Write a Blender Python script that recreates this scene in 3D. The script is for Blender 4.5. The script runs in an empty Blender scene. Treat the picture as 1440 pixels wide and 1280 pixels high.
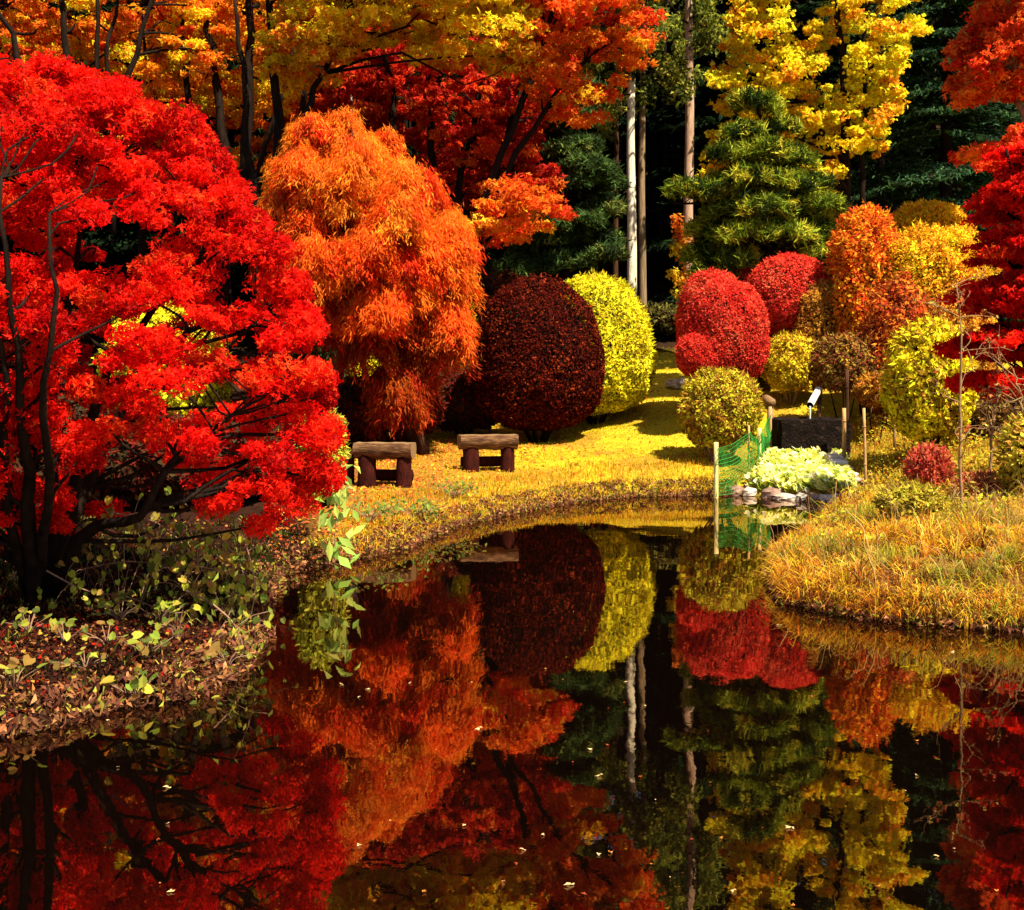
import bpy, math
import numpy as np

# ------------------------------------------------------------------ camera model
F, H, HY = 1700.0, 1.6, 530.0          # focal length in photo pixels, eye height above the water, horizon row
def wx(x, D): return (x - 720.0) * D / F
def wz(y, D): return H - (y - HY) * D / F
def W(x, y, D): return np.array([wx(x, D), D, wz(y, D)])
def shore(x, y):
    D = H * F / (y - HY); return (wx(x, D), D)
SUN_AZ, SUN_EL = math.radians(138), math.radians(58)   # azimuth from +Y clockwise
C = bpy.context.scene.collection

# ------------------------------------------------------------------ mesh builder
class MB:
    def __init__(s): s.v=[]; s.f=[]; s.c=[]; s.m=[]; s.sm=[]; s.n=0
    def add(s, v, faces, col=(1,1,1), mat=0, smooth=False):
        v=np.asarray(v,float).reshape(-1,3)
        if not isinstance(faces,list): faces=[faces]
        for f in faces:
            f=np.asarray(f,int)
            if len(f)==0: continue
            s.f.append(f+s.n); s.m.append(np.full(len(f),mat)); s.sm.append(np.full(len(f),smooth))
        c=np.asarray(col,float)
        if c.ndim==1: c=np.tile(c,(len(v),1))
        s.v.append(v); s.c.append(c); s.n+=len(v)
    def build(s, name, mats, parent=None, origin=None):
        V=np.concatenate(s.v)
        o0=np.array(parent.location) if parent is not None and origin is None else (np.zeros(3) if origin is None else np.asarray(origin,float))
        V=V-o0
        me=bpy.data.meshes.new(name)
        tot=np.concatenate([np.full(len(f),f.shape[1]) for f in s.f])
        idx=np.concatenate([f.ravel() for f in s.f])
        st=np.concatenate([[0],np.cumsum(tot)[:-1]])
        me.vertices.add(len(V)); me.vertices.foreach_set('co',V.astype(np.float32).ravel())
        me.loops.add(len(idx)); me.loops.foreach_set('vertex_index',idx.astype(np.int32))
        me.polygons.add(len(tot)); me.polygons.foreach_set('loop_start',st.astype(np.int32))
        if not isinstance(mats,(list,tuple)): mats=[mats]
        for m in mats: me.materials.append(m)
        me.polygons.foreach_set('material_index',np.concatenate(s.m).astype(np.int32))
        me.polygons.foreach_set('use_smooth',np.concatenate(s.sm).astype(bool))
        a=me.attributes.new('col','FLOAT_COLOR','POINT')
        cc=np.ones((len(V),4),np.float32); cc[:,:3]=np.concatenate(s.c)
        a.data.foreach_set('color',cc.ravel())
        me.update(calc_edges=True); me.validate()
        o=bpy.data.objects.new(name,me); C.objects.link(o)
        if parent is not None: o.parent=parent
        elif origin is not None: o.location=origin
        return o

def tag(o,label,cat=None,group=None,kind=None):
    if label: o['label']=label
    if cat: o['category']=cat
    if group: o['group']=group
    if kind: o['kind']=kind
    return o
def thing(name,label,cat,loc,group=None):
    o=bpy.data.objects.new(name,None); C.objects.link(o); o.location=loc
    o.empty_display_size=.1
    return tag(o,label,cat,group)

def norm(a): return a/np.maximum(np.linalg.norm(a,axis=-1,keepdims=True),1e-9)
def rdir(r,n): return norm(r.normal(size=(n,3)))

def tube(mb,P,R,sides=7,col=(1,1,1),mat=0,smooth=True,cap=True,lump=0,r=None):
    P=np.asarray(P,float); n=len(P); R=np.broadcast_to(np.asarray(R,float),(n,))
    T=np.gradient(P,axis=0); T=norm(T)
    ref=np.array([0,1.,0]) if abs(T[0][1])<.8 else np.array([1.,0,0])
    A=norm(np.cross(T,ref)); B=np.cross(T,A)
    th=np.linspace(0,2*np.pi,sides,endpoint=False)
    rr=R[:,None]*np.ones((1,sides))
    if lump and r is not None: rr=rr*(1+lump*r.uniform(-1,1,size=rr.shape))
    V=P[:,None,:]+rr[:,:,None]*(np.cos(th)[None,:,None]*A[:,None,:]+np.sin(th)[None,:,None]*B[:,None,:])
    i=np.arange(n-1)[:,None]*sides; j=np.arange(sides)[None,:]; k=(j+1)%sides
    q=np.stack([i+j,i+k,i+sides+k,i+sides+j],-1).reshape(-1,4)
    fs=[q]
    if cap: fs+= [np.arange(sides)[::-1][None,:], (np.arange(sides)+(n-1)*sides)[None,:]]
    mb.add(V.reshape(-1,3),fs,col,mat,smooth)

def curve(pts,n=10):
    """smooth Catmull-Rom through points"""
    p=np.asarray(pts,float); p=np.vstack([2*p[0]-p[1],p,2*p[-1]-p[-2]])
    out=[]
    m=len(p)-3
    for s in np.linspace(0,m-1e-6,n):
        i=int(s); t=s-i; a,b,c,d=p[i:i+4]
        out.append(.5*((2*b)+(-a+c)*t+(2*a-5*b+4*c-d)*t*t+(-a+3*b-3*c+d)*t**3))
    return np.array(out)

# leaf sets ----------------------------------------------------------------
def leaves(mb,P,N,S,col,r,kind='oval',T=None,w=.32,mat=0):
    n=len(P)
    if n==0: return
    S=np.broadcast_to(np.asarray(S,float),(n,))[:,None]
    N=norm(N)
    if T is None: T=np.cross(N,rdir(r,n))
    else: T=T-N*np.sum(T*N,1,keepdims=True)
    T=norm(T); B=np.cross(N,T)
    def dia(T,B,L,wd,base):
        f=r.uniform(-.15,.25,size=(n,1))*S
        a=base; b=base+T*L*.45+B*wd+N*f; c=base+T*L; d=base+T*L*.45-B*wd+N*f
        return np.stack([a,b,c,d],1)
    if kind=='oval':
        V=dia(T,B,S,S*w,P-T*S*.5); k=1
    elif kind=='star':
        base=P-T*S*.35; Vs=[]
        for a,l in ((-1.15,.75),(-.1,1.0),(1.05,.8)):
            t=T*math.cos(a)+B*math.sin(a); b=np.cross(N,t)
            t=t+N*r.uniform(-.25,.1,size=(n,1))
            Vs.append(dia(t,b,S*l,S*l*w*.55,base))
        V=np.stack(Vs,1).reshape(n,-1,3); k=3
    elif kind=='heart':
        a=P-T*S*.45; pts=[a]
        for u,v in ((-.62,.3),(-.2,.5),(.25,.36),(.6,0),(.25,-.36),(-.2,-.5),(-.62,-.3)):
            pts.append(P+T*S*u+B*S*v+N*S*(.25*abs(v)-.1*u))
        V=np.stack(pts,1); 
        q=(np.arange(n)*8)[:,None]+np.arange(8)[None,:]
        mb.add(V.reshape(-1,3),[q[:,[0,1,2]],q[:,[0,2,3]],q[:,[0,3,4]],q[:,[0,4,5]],q[:,[0,5,6]],q[:,[0,6,7]]],np.repeat(col,8,0),mat); return
    m=4*k
    q=np.arange(n*m).reshape(-1,4)
    mb.add(V.reshape(-1,3),q,np.repeat(col,m,0),mat)

def palcol(r,n,pal,wts=None,jit=.25,idx=None):
    pal=np.asarray(pal,float)
    if idx is None:
        idx=r.choice(len(pal),size=n,p=None if wts is None else np.asarray(wts)/np.sum(wts))
    c=pal[idx]*r.uniform(1-jit,1+jit,size=(n,1))
    c=c*(1+r.uniform(-.12,.12,size=(n,3)))
    return np.clip(c,0.001,.95)

def inpoly(poly,x,y):
    poly=np.asarray(poly,float); ins=np.zeros(x.shape,bool)
    a=poly; b=np.roll(poly,-1,0)
    for (x1,y1),(x2,y2) in zip(a,b):
        if y1==y2: continue
        c=((y1>y)!=(y2>y))&(x<(x2-x1)*(y-y1)/(y2-y1)+x1)
        ins^=c
    return ins
def edist(poly,x,y):
    poly=np.asarray(poly,float); d=np.full(x.shape,1e9)
    for p,q in zip(poly,np.roll(poly,-1,0)):
        e=q-p; t=np.clip(((x-p[0])*e[0]+(y-p[1])*e[1])/max(e@e,1e-9),0,1)
        d=np.minimum(d,np.hypot(x-p[0]-t*e[0],y-p[1]-t*e[1]))
    return d

def outline_clumps(poly,D,thick,n,r,rad,flat=.55,shell=False):
    """clump centres filling a crown whose elevation outline is poly (photo px at distance D) and half depth thick (m)"""
    pw=np.array([(wx(a,D),wz(b,D)) for a,b in poly])
    x0,z0=pw.min(0); x1,z1=pw.max(0); cs=[]
    X=r.uniform(x0,x1,n*12); Z=r.uniform(z0,z1,n*12)
    k=inpoly(pw,X,Z); X=X[k][:n]; Z=Z[k][:n]
    e=edist(pw,X,Z); em=max(e.max(),1e-3)
    u=r.uniform(-1,1,len(X))
    if shell: u=np.sign(u-.25)*np.abs(u)**.4
    Y=D+u*thick*np.sqrt(np.clip(1-(1-e/em)**2,0.02,1))
    R=r.uniform(rad[0],rad[1],len(X))
    return np.stack([X,Y,Z],1), np.stack([R,R,R*flat],1)

def clump_leaves(mb,Cn,R,per,size,pal,wts,r,kind='oval',w=.32,up=.5,out=.5,rnd=.8,jit=.25,fill=.45,mix=.2,Tdir=None,cidx=None):
    m=len(Cn); n=m*per
    ci=np.repeat(np.arange(m),per)
    d=rdir(r,n); rr=r.uniform(0,1,size=(n,1))**fill
    P=Cn[ci]+d*rr*R[ci]
    N=d*out+np.array([0,0,up])+rdir(r,n)*rnd
    pal=np.asarray(pal,float)
    wts=np.ones(len(pal)) if wts is None else np.asarray(wts,float)
    wts=wts/wts.sum()
    if cidx is None: cidx=r.choice(len(pal),size=m,p=wts)
    idx=cidx[ci].copy(); k=r.uniform(size=n)<mix; idx[k]=r.choice(len(pal),size=k.sum(),p=wts)
    col=palcol(r,n,pal,idx=idx,jit=jit)
    S=size*r.uniform(.6,1.3,n)
    T=None
    if Tdir is not None: T=np.asarray(Tdir)+rdir(r,n)*.45
    leaves(mb,P,N,S,col,r,kind,T,w)
    return P

def branch_to(mb,stems,targets,r,r0,r1=.006,sag=.12,sides=5,lim=None):
    """limbs from the nearest lower point of the stems to each target"""
    S=np.concatenate([s[0] for s in stems]); SR=np.concatenate([s[1] for s in stems])
    for t in targets:
        d=np.linalg.norm(S-t,axis=1)+np.where(S[:,2]>t[2]-.1,3.0,0)*d_scale(t,S)
        i=int(np.argmin(d)); a=S[i]
        L=np.linalg.norm(t-a)
        if L<.05: continue
        m1=a*.65+t*.35+r.normal(size=3)*L*.07+np.array([0,0,L*sag*.5]); m2=a*.3+t*.7+r.normal(size=3)*L*.07+np.array([0,0,L*sag])
        p=curve([a,m1,m2,t],7); rs=min(SR[i]*.65,r0)
        tube(mb,p,np.linspace(rs,r1,7),sides,cap=False)
def d_scale(t,S): return 1.0

# ------------------------------------------------------------------ materials
def mat(name):
    m=bpy.data.materials.new(name); m.use_nodes=True; nt=m.node_tree; nt.nodes.clear()
    return m,nt,nt.nodes,nt.links
def leaf_mat(name,trans=.35,rough=.55,spec=.25,sat=1.0):
    m,nt,N,L=mat(name)
    at=N.new('ShaderNodeAttribute'); at.attribute_name='col'
    geo=N.new('ShaderNodeNewGeometry')
    p=N.new('ShaderNodeBsdfPrincipled'); p.inputs['Roughness'].default_value=rough; p.inputs['Specular IOR Level'].default_value=spec
    t=N.new('ShaderNodeBsdfTranslucent'); mx=N.new('ShaderNodeMixShader'); mx.inputs[0].default_value=trans
    o=N.new('ShaderNodeOutputMaterial')
    ns=N.new('ShaderNodeTexNoise'); ns.inputs['Scale'].default_value=3.0; ns.inputs['Detail'].default_value=3
    tc=N.new('ShaderNodeTexCoord'); L.new(tc.outputs['Object'],ns.inputs['Vector'])
    mr=N.new('ShaderNodeMapRange'); mr.inputs[1].default_value=.3; mr.inputs[2].default_value=.7; mr.inputs[3].default_value=.75; mr.inputs[4].default_value=1.15
    L.new(ns.outputs['Fac'],mr.inputs[0])
    mul=N.new('ShaderNodeVectorMath'); mul.operation='SCALE'; L.new(at.outputs['Color'],mul.inputs[0]); L.new(mr.outputs[0],mul.inputs['Scale'])
    L.new(mul.outputs[0],p.inputs['Base Color']); L.new(mul.outputs[0],t.inputs['Color'])
    L.new(p.outputs[0],mx.inputs[1]); L.new(t.outputs[0],mx.inputs[2]); L.new(mx.outputs[0],o.inputs[0])
    return m
def noise_mat(name,stops,scale=6,stretch=(1,1,1),rough=.85,bump=.4,bscale=None,spec=.2,detail=6,attr=False,dist=.02):
    m,nt,N,L=mat(name)
    p=N.new('ShaderNodeBsdfPrincipled'); p.inputs['Roughness'].default_value=rough; p.inputs['Specular IOR Level'].default_value=spec
    o=N.new('ShaderNodeOutputMaterial'); tc=N.new('ShaderNodeTexCoord'); mp=N.new('ShaderNodeMapping'); mp.inputs['Scale'].default_value=stretch
    L.new(tc.outputs['Object'],mp.inputs['Vector'])
    ns=N.new('ShaderNodeTexNoise'); ns.inputs['Scale'].default_value=scale; ns.inputs['Detail'].default_value=detail; ns.inputs['Roughness'].default_value=.65
    L.new(mp.outputs[0],ns.inputs['Vector'])
    cr=N.new('ShaderNodeValToRGB'); e=cr.color_ramp.elements
    while len(e)<len(stops): e.new(.5)
    for i,(t,c) in enumerate(stops): e[i].position=t; e[i].color=(*c,1)
    L.new(ns.outputs['Fac'],cr.inputs[0])
    if attr:
        at=N.new('ShaderNodeAttribute'); at.attribute_name='col'
        mx=N.new('ShaderNodeMix'); mx.data_type='RGBA'; mx.blend_type='MULTIPLY'; mx.inputs[0].default_value=1
        L.new(cr.outputs[0],mx.inputs[6]); L.new(at.outputs['Color'],mx.inputs[7]); L.new(mx.outputs[2],p.inputs['Base Color'])
    else: L.new(cr.outputs[0],p.inputs['Base Color'])
    n2=N.new('ShaderNodeTexNoise'); n2.inputs['Scale'].default_value=bscale or scale*3; n2.inputs['Detail'].default_value=5
    L.new(mp.outputs[0],n2.inputs['Vector'])
    b=N.new('ShaderNodeBump'); b.inputs['Strength'].default_value=bump; b.inputs['Distance'].default_value=dist
    L.new(n2.outputs['Fac'],b.inputs['Height']); L.new(b.outputs[0],p.inputs['Normal']); L.new(p.outputs[0],o.inputs[0])
    return m
LEAF=leaf_mat('leaf',.5,.6,.08)
LEAFM=leaf_mat('matte_leaf',.3,.85,.04)
NEEDLE=leaf_mat('needle',.3,.8,.03)
BARK=noise_mat('dark_bark',[(.3,(.004,.0025,.002)),(.7,(.022,.012,.007))],5,(3,3,.6),bump=.8,spec=.05)
BARKR=noise_mat('reddish_bark',[(.3,(.02,.008,.005)),(.7,(.09,.04,.02))],6,(4,4,.5),bump=.8,spec=.05)
BARKP=noise_mat('pale_bark',[(.3,(.5,.42,.27)),(.55,(.8,.73,.54)),(.75,(.88,.84,.68))],4,(5,5,.7),bump=.7)
BARKB=noise_mat('cedar_bark',[(.3,(.10,.06,.03)),(.7,(.34,.23,.12))],5,(7,7,.4),bump=.9)
TWIG=noise_mat('twig_bark',[(.3,(.10,.045,.03)),(.7,(.32,.19,.11))],9,(2,2,1),bump=.4)
DRYTW=noise_mat('dry_twig',[(.3,(.14,.07,.025)),(.7,(.34,.2,.08))],9,(2,2,1),bump=.4)
WOOD=noise_mat('weathered_log',[(.3,(.02,.008,.003)),(.5,(.09,.038,.013)),(.72,(.24,.13,.05))],5,(1.2,6,6),bump=.6)
CUT=noise_mat('cut_wood',[(.3,(.12,.06,.02)),(.7,(.28,.16,.065))],8,(1,8,4),bump=.3)
LEGW=noise_mat('shaded_red_stump',[(.3,(.01,.003,.002)),(.7,(.06,.010,.006))],7,(4,4,1),bump=.8,spec=.05)  # reddish stump wood, colour darkened to stand in for shade under the benches
STONE=noise_mat('mossy_stone',[(.3,(.003,.002,.0015)),(.6,(.012,.007,.005)),(.8,(.12,.08,.04))],9,bump=1.0,dist=.03,spec=.05)
ROCK=noise_mat('pale_rock',[(.3,(.22,.15,.11)),(.55,(.5,.42,.34)),(.75,(.78,.72,.64))],6,bump=.9,dist=.03)
ROCKD=noise_mat('brown_rock',[(.3,(.08,.04,.03)),(.6,(.28,.17,.12)),(.8,(.5,.38,.3))],7,bump=.9,dist=.03)
STAKE=noise_mat('bamboo_stake',[(.3,(.42,.34,.10)),(.7,(.68,.58,.24))],6,(3,3,.8),rough=.5,bump=.3)
STAKEO=noise_mat('weathered_stake',[(.3,(.28,.13,.04)),(.7,(.55,.32,.11))],6,(3,3,.8),bump=.4)
NETM=noise_mat('green_net',[(.3,(.01,.16,.02)),(.7,(.05,.32,.04))],8,rough=.5,bump=.1)
PIPE=noise_mat('pale_bamboo',[(.3,(.6,.56,.48)),(.7,(.82,.8,.74))],6,(1,1,1),rough=.4,bump=.15)

# ------------------------------------------------------------------ terrain
POND=[(-9,4.2),(-4.5,4.9)]+[shore(*p) for p in ((0,1034),(110,1015),(200,990),(270,978),(330,955),(352,930),(362,880),(375,835),(400,806),(440,797),(490,790),(545,776),(600,757),(640,742),(700,727),(770,712),(850,702),(930,698),(985,697),(1040,697),(1090,700),(1140,706),(1185,708),(1222,706),(1196,722),(1160,745),(1118,775),(1088,805),(1086,830),(1112,850),(1170,864),(1250,874),(1340,882),(1440,887))]+[(5.5,7.5),(9,7.2),(9,1.9),(3,1.5),(-3,1.5),(-9,1.9)]
_r=np.random.default_rng(77); _q=[]
for (a,b),(c,d) in zip(POND,POND[1:]+POND[:1]):
    L_=math.hypot(c-a,d-b); k_=max(1,min(4,int(L_/.3)))
    for i in range(k_):
        t_=i/k_; j_=.045 if (b>4.5 and abs(a)<6) else 0
        _q.append((a+(c-a)*t_+_r.normal()*j_,b+(d-b)*t_+_r.normal()*j_))
PA=np.array(_q)
def sdist(X,Y):
    X=np.asarray(X,float); Y=np.asarray(Y,float)
    d=edist(PA,X,Y); return np.where(inpoly(PA,X,Y),-d,d)
CP=[]
for x,y,D in ((685,660,16),(545,682,14.3),(755,622,19.4),(850,640,18),(900,600,19.5),(945,560,21.5),(955,520,26),(925,498,30),(885,470,34),(1005,642,17.3),(960,640,17.5),
              (1018,545,19.3),(1110,545,20.8),(1095,640,17.9),(1140,642,17.9),(1180,640,17.9),(1140,590,19.3),(1215,600,19),(1225,690,15.6),(1110,670,16.8),(1150,670,16.8),(1185,670,16.8),(1300,622,16.2),(1350,745,10.3),
              (1250,735,10.6),(1200,765,9.7),(1150,775,9.7),(1420,745,9.3),(1320,770,9.0),(1400,700,13),(1420,620,15.5),(1280,690,13),(150,862,7.4),(50,850,7.5),(300,838,7.8),(420,690,14),(470,655,17),(300,650,17),(100,640,17),
              (620,640,18),(1200,490,24),(1300,480,23),(1420,480,22),(600,600,24),(300,600,24),(0,590,24),(750,560,26)):
    CP.append((wx(x,D),D,max(wz(y,D),.05)))
CP+=[(-14,8,.4),(-9,7,.3),(-22,14,.8),(-14,26,1.6),(14,9,.5),(9,8.5,.3),(22,14,1.2),(16,24,2.6),(0,0,.25),(-8,0,.3),(8,0,.3),(0,-12,.5),(0,42,3.6),(-20,42,3.3),(20,42,4.4),(-45,40,4),(45,40,4.5),(-5,33,2.4),(8,32,2.7)]
CP=np.array(CP)
def vnoise(X,Y,s,seed=0):
    return (np.sin(X*s*1.3+seed)*np.cos(Y*s*1.7+seed*2.1)+np.sin(X*s*2.9+Y*s*1.1+seed*.7)*.5+np.cos(Y*s*4.3-X*s*3.1+seed)*.3)/1.8
def ground(X,Y):
    X=np.asarray(X,float); Y=np.asarray(Y,float); sh=X.shape; X=X.ravel(); Y=Y.ravel()
    s=sdist(X,Y)
    num=np.zeros(X.shape); den=np.zeros(X.shape)
    for a,b,c in CP:
        w=1/((X-a)**2+(Y-b)**2+.35)**1.6; num+=w*c; den+=w
    h=num/den
    hill=np.maximum(0,Y-38)*.42+np.maximum(0,np.abs(X)-30)*.15
    k=1-np.exp(-np.maximum(s,0)/.55)
    z=.05*np.clip(s/.12,0,1)+np.maximum(h-.05,0)*k+hill+.022*vnoise(X,Y,2.2)*k+.012*vnoise(X,Y,7,3)*np.clip(s/.3,0,1)
    z=np.where(s<0,-.75*(1-np.exp(s/.45)),z)
    return z.reshape(sh)
def gz(x,y): return float(ground(np.array([x]),np.array([y]))[0])

def ground_col(X,Y,r):
    s=sdist(X,Y); n=len(X)
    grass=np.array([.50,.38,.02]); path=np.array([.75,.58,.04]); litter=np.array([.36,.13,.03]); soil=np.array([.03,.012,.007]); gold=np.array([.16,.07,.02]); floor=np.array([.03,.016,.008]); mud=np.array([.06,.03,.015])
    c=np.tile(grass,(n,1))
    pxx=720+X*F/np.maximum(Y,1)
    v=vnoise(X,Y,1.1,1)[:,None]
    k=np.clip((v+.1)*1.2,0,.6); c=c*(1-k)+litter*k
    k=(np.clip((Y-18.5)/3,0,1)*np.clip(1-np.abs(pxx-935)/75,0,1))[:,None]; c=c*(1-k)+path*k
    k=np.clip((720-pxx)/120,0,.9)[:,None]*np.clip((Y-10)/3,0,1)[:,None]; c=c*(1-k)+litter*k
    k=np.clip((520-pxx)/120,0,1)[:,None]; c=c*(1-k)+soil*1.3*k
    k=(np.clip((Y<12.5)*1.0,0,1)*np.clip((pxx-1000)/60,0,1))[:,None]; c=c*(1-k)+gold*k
    k=(np.clip((450-pxx)/60,0,1)*(Y<12))[:,None]; c=c*(1-k)+soil*k  # left bank soil coloured near black in place of the maple's shade
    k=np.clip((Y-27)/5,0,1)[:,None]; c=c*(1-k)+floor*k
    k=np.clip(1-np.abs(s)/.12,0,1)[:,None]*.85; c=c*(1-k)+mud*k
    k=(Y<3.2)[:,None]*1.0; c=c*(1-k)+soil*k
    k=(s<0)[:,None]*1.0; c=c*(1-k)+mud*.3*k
    return c

GR=noise_mat('ground',[(.25,(.45,.4,.35)),(.5,(.9,.85,.8)),(.75,(1.3,1.25,1.1))],9,rough=.95,bump=1.0,bscale=38,attr=True,dist=.05,spec=.03)
def grid_terrain():
    a=np.concatenate([np.linspace(-120,-12,40,endpoint=False),np.linspace(-12,12,300,endpoint=False),np.linspace(12,120,41)])
    b=np.concatenate([np.linspace(-60,1,22,endpoint=False),np.linspace(1,24,320,endpoint=False),np.linspace(24,60,90,endpoint=False),np.linspace(60,160,20)])
    X,Y=np.meshgrid(a,b); Z=ground(X,Y); r=np.random.default_rng(1)
    V=np.stack([X.ravel(),Y.ravel(),Z.ravel()],1); nx=len(a); ny=len(b)
    i=(np.arange(ny-1)[:,None]*nx+np.arange(nx-1)[None,:]).ravel()
    q=np.stack([i,i+1,i+nx+1,i+nx],1)
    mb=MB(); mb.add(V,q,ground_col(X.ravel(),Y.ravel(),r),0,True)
    tag(mb.build('ground',GR),None,kind='structure')
grid_terrain()

# water ------------------------------------------------------------
def water_mat():
    m,nt,N,L=mat('pond_water')
    o=N.new('ShaderNodeOutputMaterial'); g=N.new('ShaderNodeBsdfGlossy'); g.inputs['Roughness'].default_value=.012; g.inputs['Color'].default_value=(1,.83,.68,1)
    d=N.new('ShaderNodeBsdfDiffuse'); d.inputs['Color'].default_value=(.0015,.0007,.0004,1)
    fr=N.new('ShaderNodeFresnel'); fr.inputs['IOR'].default_value=2.6
    mx=N.new('ShaderNodeMixShader'); L.new(fr.outputs[0],mx.inputs[0]); L.new(d.outputs[0],mx.inputs[1]); L.new(g.outputs[0],mx.inputs[2])
    tc=N.new('ShaderNodeTexCoord'); mp=N.new('ShaderNodeMapping'); mp.inputs['Scale'].default_value=(1,.6,1); L.new(tc.outputs['Object'],mp.inputs['Vector'])
    n1=N.new('ShaderNodeTexNoise'); n1.inputs['Scale'].default_value=1.6; n1.inputs['Detail'].default_value=2; L.new(mp.outputs[0],n1.inputs['Vector'])
    n2=N.new('ShaderNodeTexNoise'); n2.inputs['Scale'].default_value=14; n2.inputs['Detail'].default_value=3; L.new(mp.outputs[0],n2.inputs['Vector'])
    ma=N.new('ShaderNodeMath'); ma.operation='MULTIPLY_ADD'; ma.inputs[1].default_value=.05; L.new(n2.outputs['Fac'],ma.inputs[0]); L.new(n1.outputs['Fac'],ma.inputs[2])
    b=N.new('ShaderNodeBump'); b.inputs['Strength'].default_value=.11; b.inputs['Distance'].default_value=.03; L.new(ma.outputs[0],b.inputs['Height'])
    L.new(b.outputs[0],g.inputs['Normal']); L.new(mx.outputs[0],o.inputs[0]); return m
mb=MB(); mb.add([(-12,1,0),(12,1,0),(12,18,0),(-12,18,0)],np.array([[0,1,2,3]]))
tag(mb.build('pond_water',water_mat()),None,kind='structure')

# ------------------------------------------------------------------ tree helper
def stem_px(pts,D,rpx,n=12,wob=0,r=None):
    """pts: (x px, y px, depth offset m); rpx: radii in px from base to tip"""
    P=np.array([W(x,y,D+dd) for x,y,dd in [(p+(0,))[:3] for p in pts]])
    c=curve(P,n); R=np.interp(np.linspace(0,1,n),np.linspace(0,1,len(rpx)),rpx)*D/F
    if wob and r is not None: c[1:-1]+=r.normal(size=(n-2,3))*wob
    return c,R
def ground_stem(s):
    """run a stem's foot down into the ground"""
    P,R=s; g=gz(P[0][0],P[0][1]); 
    if P[0][2]>g-.05:
        P=np.vstack([[P[0][0],P[0][1],g-.08],P]); R=np.concatenate([[R[0]*1.25],R])
    return P,R
def tree(name,label,cat,stems,clumps,per,size,pal,wts,r,group=None,kind='oval',w=.32,bark=None,nb=20,up=.5,out=.5,rnd=.8,br=.04,mix=.2,lm=None,fill=.45,Tdir=None,jit=.25,sides=9,extra=None,crown='crown',cidx=None,sag=.12):
    bark=bark or BARK
    P0=stems[0][0][0]; root=thing(name,label,cat,(P0[0],P0[1],gz(P0[0],P0[1])),group)
    mb=MB(); stems=[ground_stem(stems[0])]+stems[1:]
    for P,R in stems: tube(mb,P,R,sides,lump=.12,r=r)
    Cn,Rd=clumps
    if nb:
        k=r.permutation(len(Cn))[:nb]
        branch_to(mb,stems,Cn[k],r,br,sag=sag)
    mb.build('trunk',bark,root)
    mb=MB(); clump_leaves(mb,Cn,Rd,per,size,pal,wts,r,kind,w,up,out,rnd,jit,fill,mix,Tdir,cidx)
    if extra: extra(mb)
    mb.build(crown,lm or LEAF,root)
    return root

RED=[(.74,.006,.003),(.86,.018,.005),(.42,.003,.003),(.84,.07,.01)]
ORG=[(.85,.20,.012),(.8,.12,.01),(.9,.36,.02),(.7,.07,.008)]
# ------------------------------------------------------------------ near red maple on the left bank
r=np.random.default_rng(11)
D=7.6
poly=[(-260,180),(-120,110),(0,95),(75,100),(130,112),(165,122),(210,150),(262,172),(300,212),(330,262),(345,300),(375,330),(400,385),(430,440),(448,510),(455,600),(462,650),(440,700),(395,740),(350,765),(300,700),(220,650),(130,745),(60,762),(-60,770),(-220,740),(-330,500)]
cA=outline_clumps(poly,D,1.5,860,r,(.07,.17),.6,shell=True)
edge=[(0,100),(60,103),(125,118),(165,128),(210,156),(258,178),(298,216),(326,262),(350,310),(378,345),(398,395),(425,445),(440,520),(446,600),(448,650)]
ce=np.array([W(x+r.normal()*8,y+10+r.normal()*8,D+r.uniform(-.5,.5)) for x,y in edge for _ in range(9)])
cA=(np.vstack([cA[0],ce]),np.vstack([cA[1],np.tile([.13,.13,.1],(len(ce),1))]))
# hollows where the photo shows dark gaps
def hollow(c,holes,D):
    Cn,R=c; keep=np.ones(len(Cn),bool)
    for x,y,rx,ry in holes:
        sx=720+Cn[:,0]*F/Cn[:,1]; sy=HY-(Cn[:,2]-H)*F/Cn[:,1]
        keep&=~((((sx-x)/rx)**2+((sy-y)/ry)**2)<1)
    return Cn[keep],R[keep]
_h=[(r.uniform(-40,400),r.uniform(300,720),r.uniform(8,20),r.uniform(6,16)) for _ in range(24)]
cA=hollow(cA,_h+[(60,650,35,25),(165,690,50,24),(240,690,40,30),(120,470,18,20),(165,350,34,45),(100,575,30,30),(300,560,36,22),(195,645,50,40),(330,470,18,14)],D)
stems=[stem_px([(48,835),(40,700,-.7),(30,560,-1.2),(14,400,-1.4),(2,250,-1.4)],D,[13,8,5,3.5,2],14,.012,r),
       stem_px([(52,835),(66,700,-.8),(60,560,-1.3),(78,420,-1.5),(70,300,-1.4)],D,[9,6,4,3,1.5],14,.014,r),
       stem_px([(40,835),(8,690,-.8),(12,560,-1.2),(-10,420,-1.4)],D,[9,6,4,2],14,.014,r),
       stem_px([(60,835),(72,690),(75,560),(95,430),(120,300),(150,190)],D,[14,9,6,4.5,3,1.5],14,.012,r),
       stem_px([(70,835),(110,650,-.1),(150,520,-.2),(230,420,-.3),(300,330,-.3)],D,[14,9,6,4,2],14,.015,r),
       stem_px([(75,830),(130,742,-.3),(195,728,-.5),(232,665,-.6),(300,600,-.6),(370,560,-.6)],D,[11,8,6,5,3,1.5],16,.012,r),
       stem_px([(62,835),(160,600,.3),(250,480,.4),(350,430,.5),(420,460,.5)],D,[12,7,5,3,1.5],14,.015,r),
       stem_px([(55,835),(20,700,.5),(-60,520,.6),(-140,350,.6)],D,[12,8,5,2],12,.015,r)]
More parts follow.
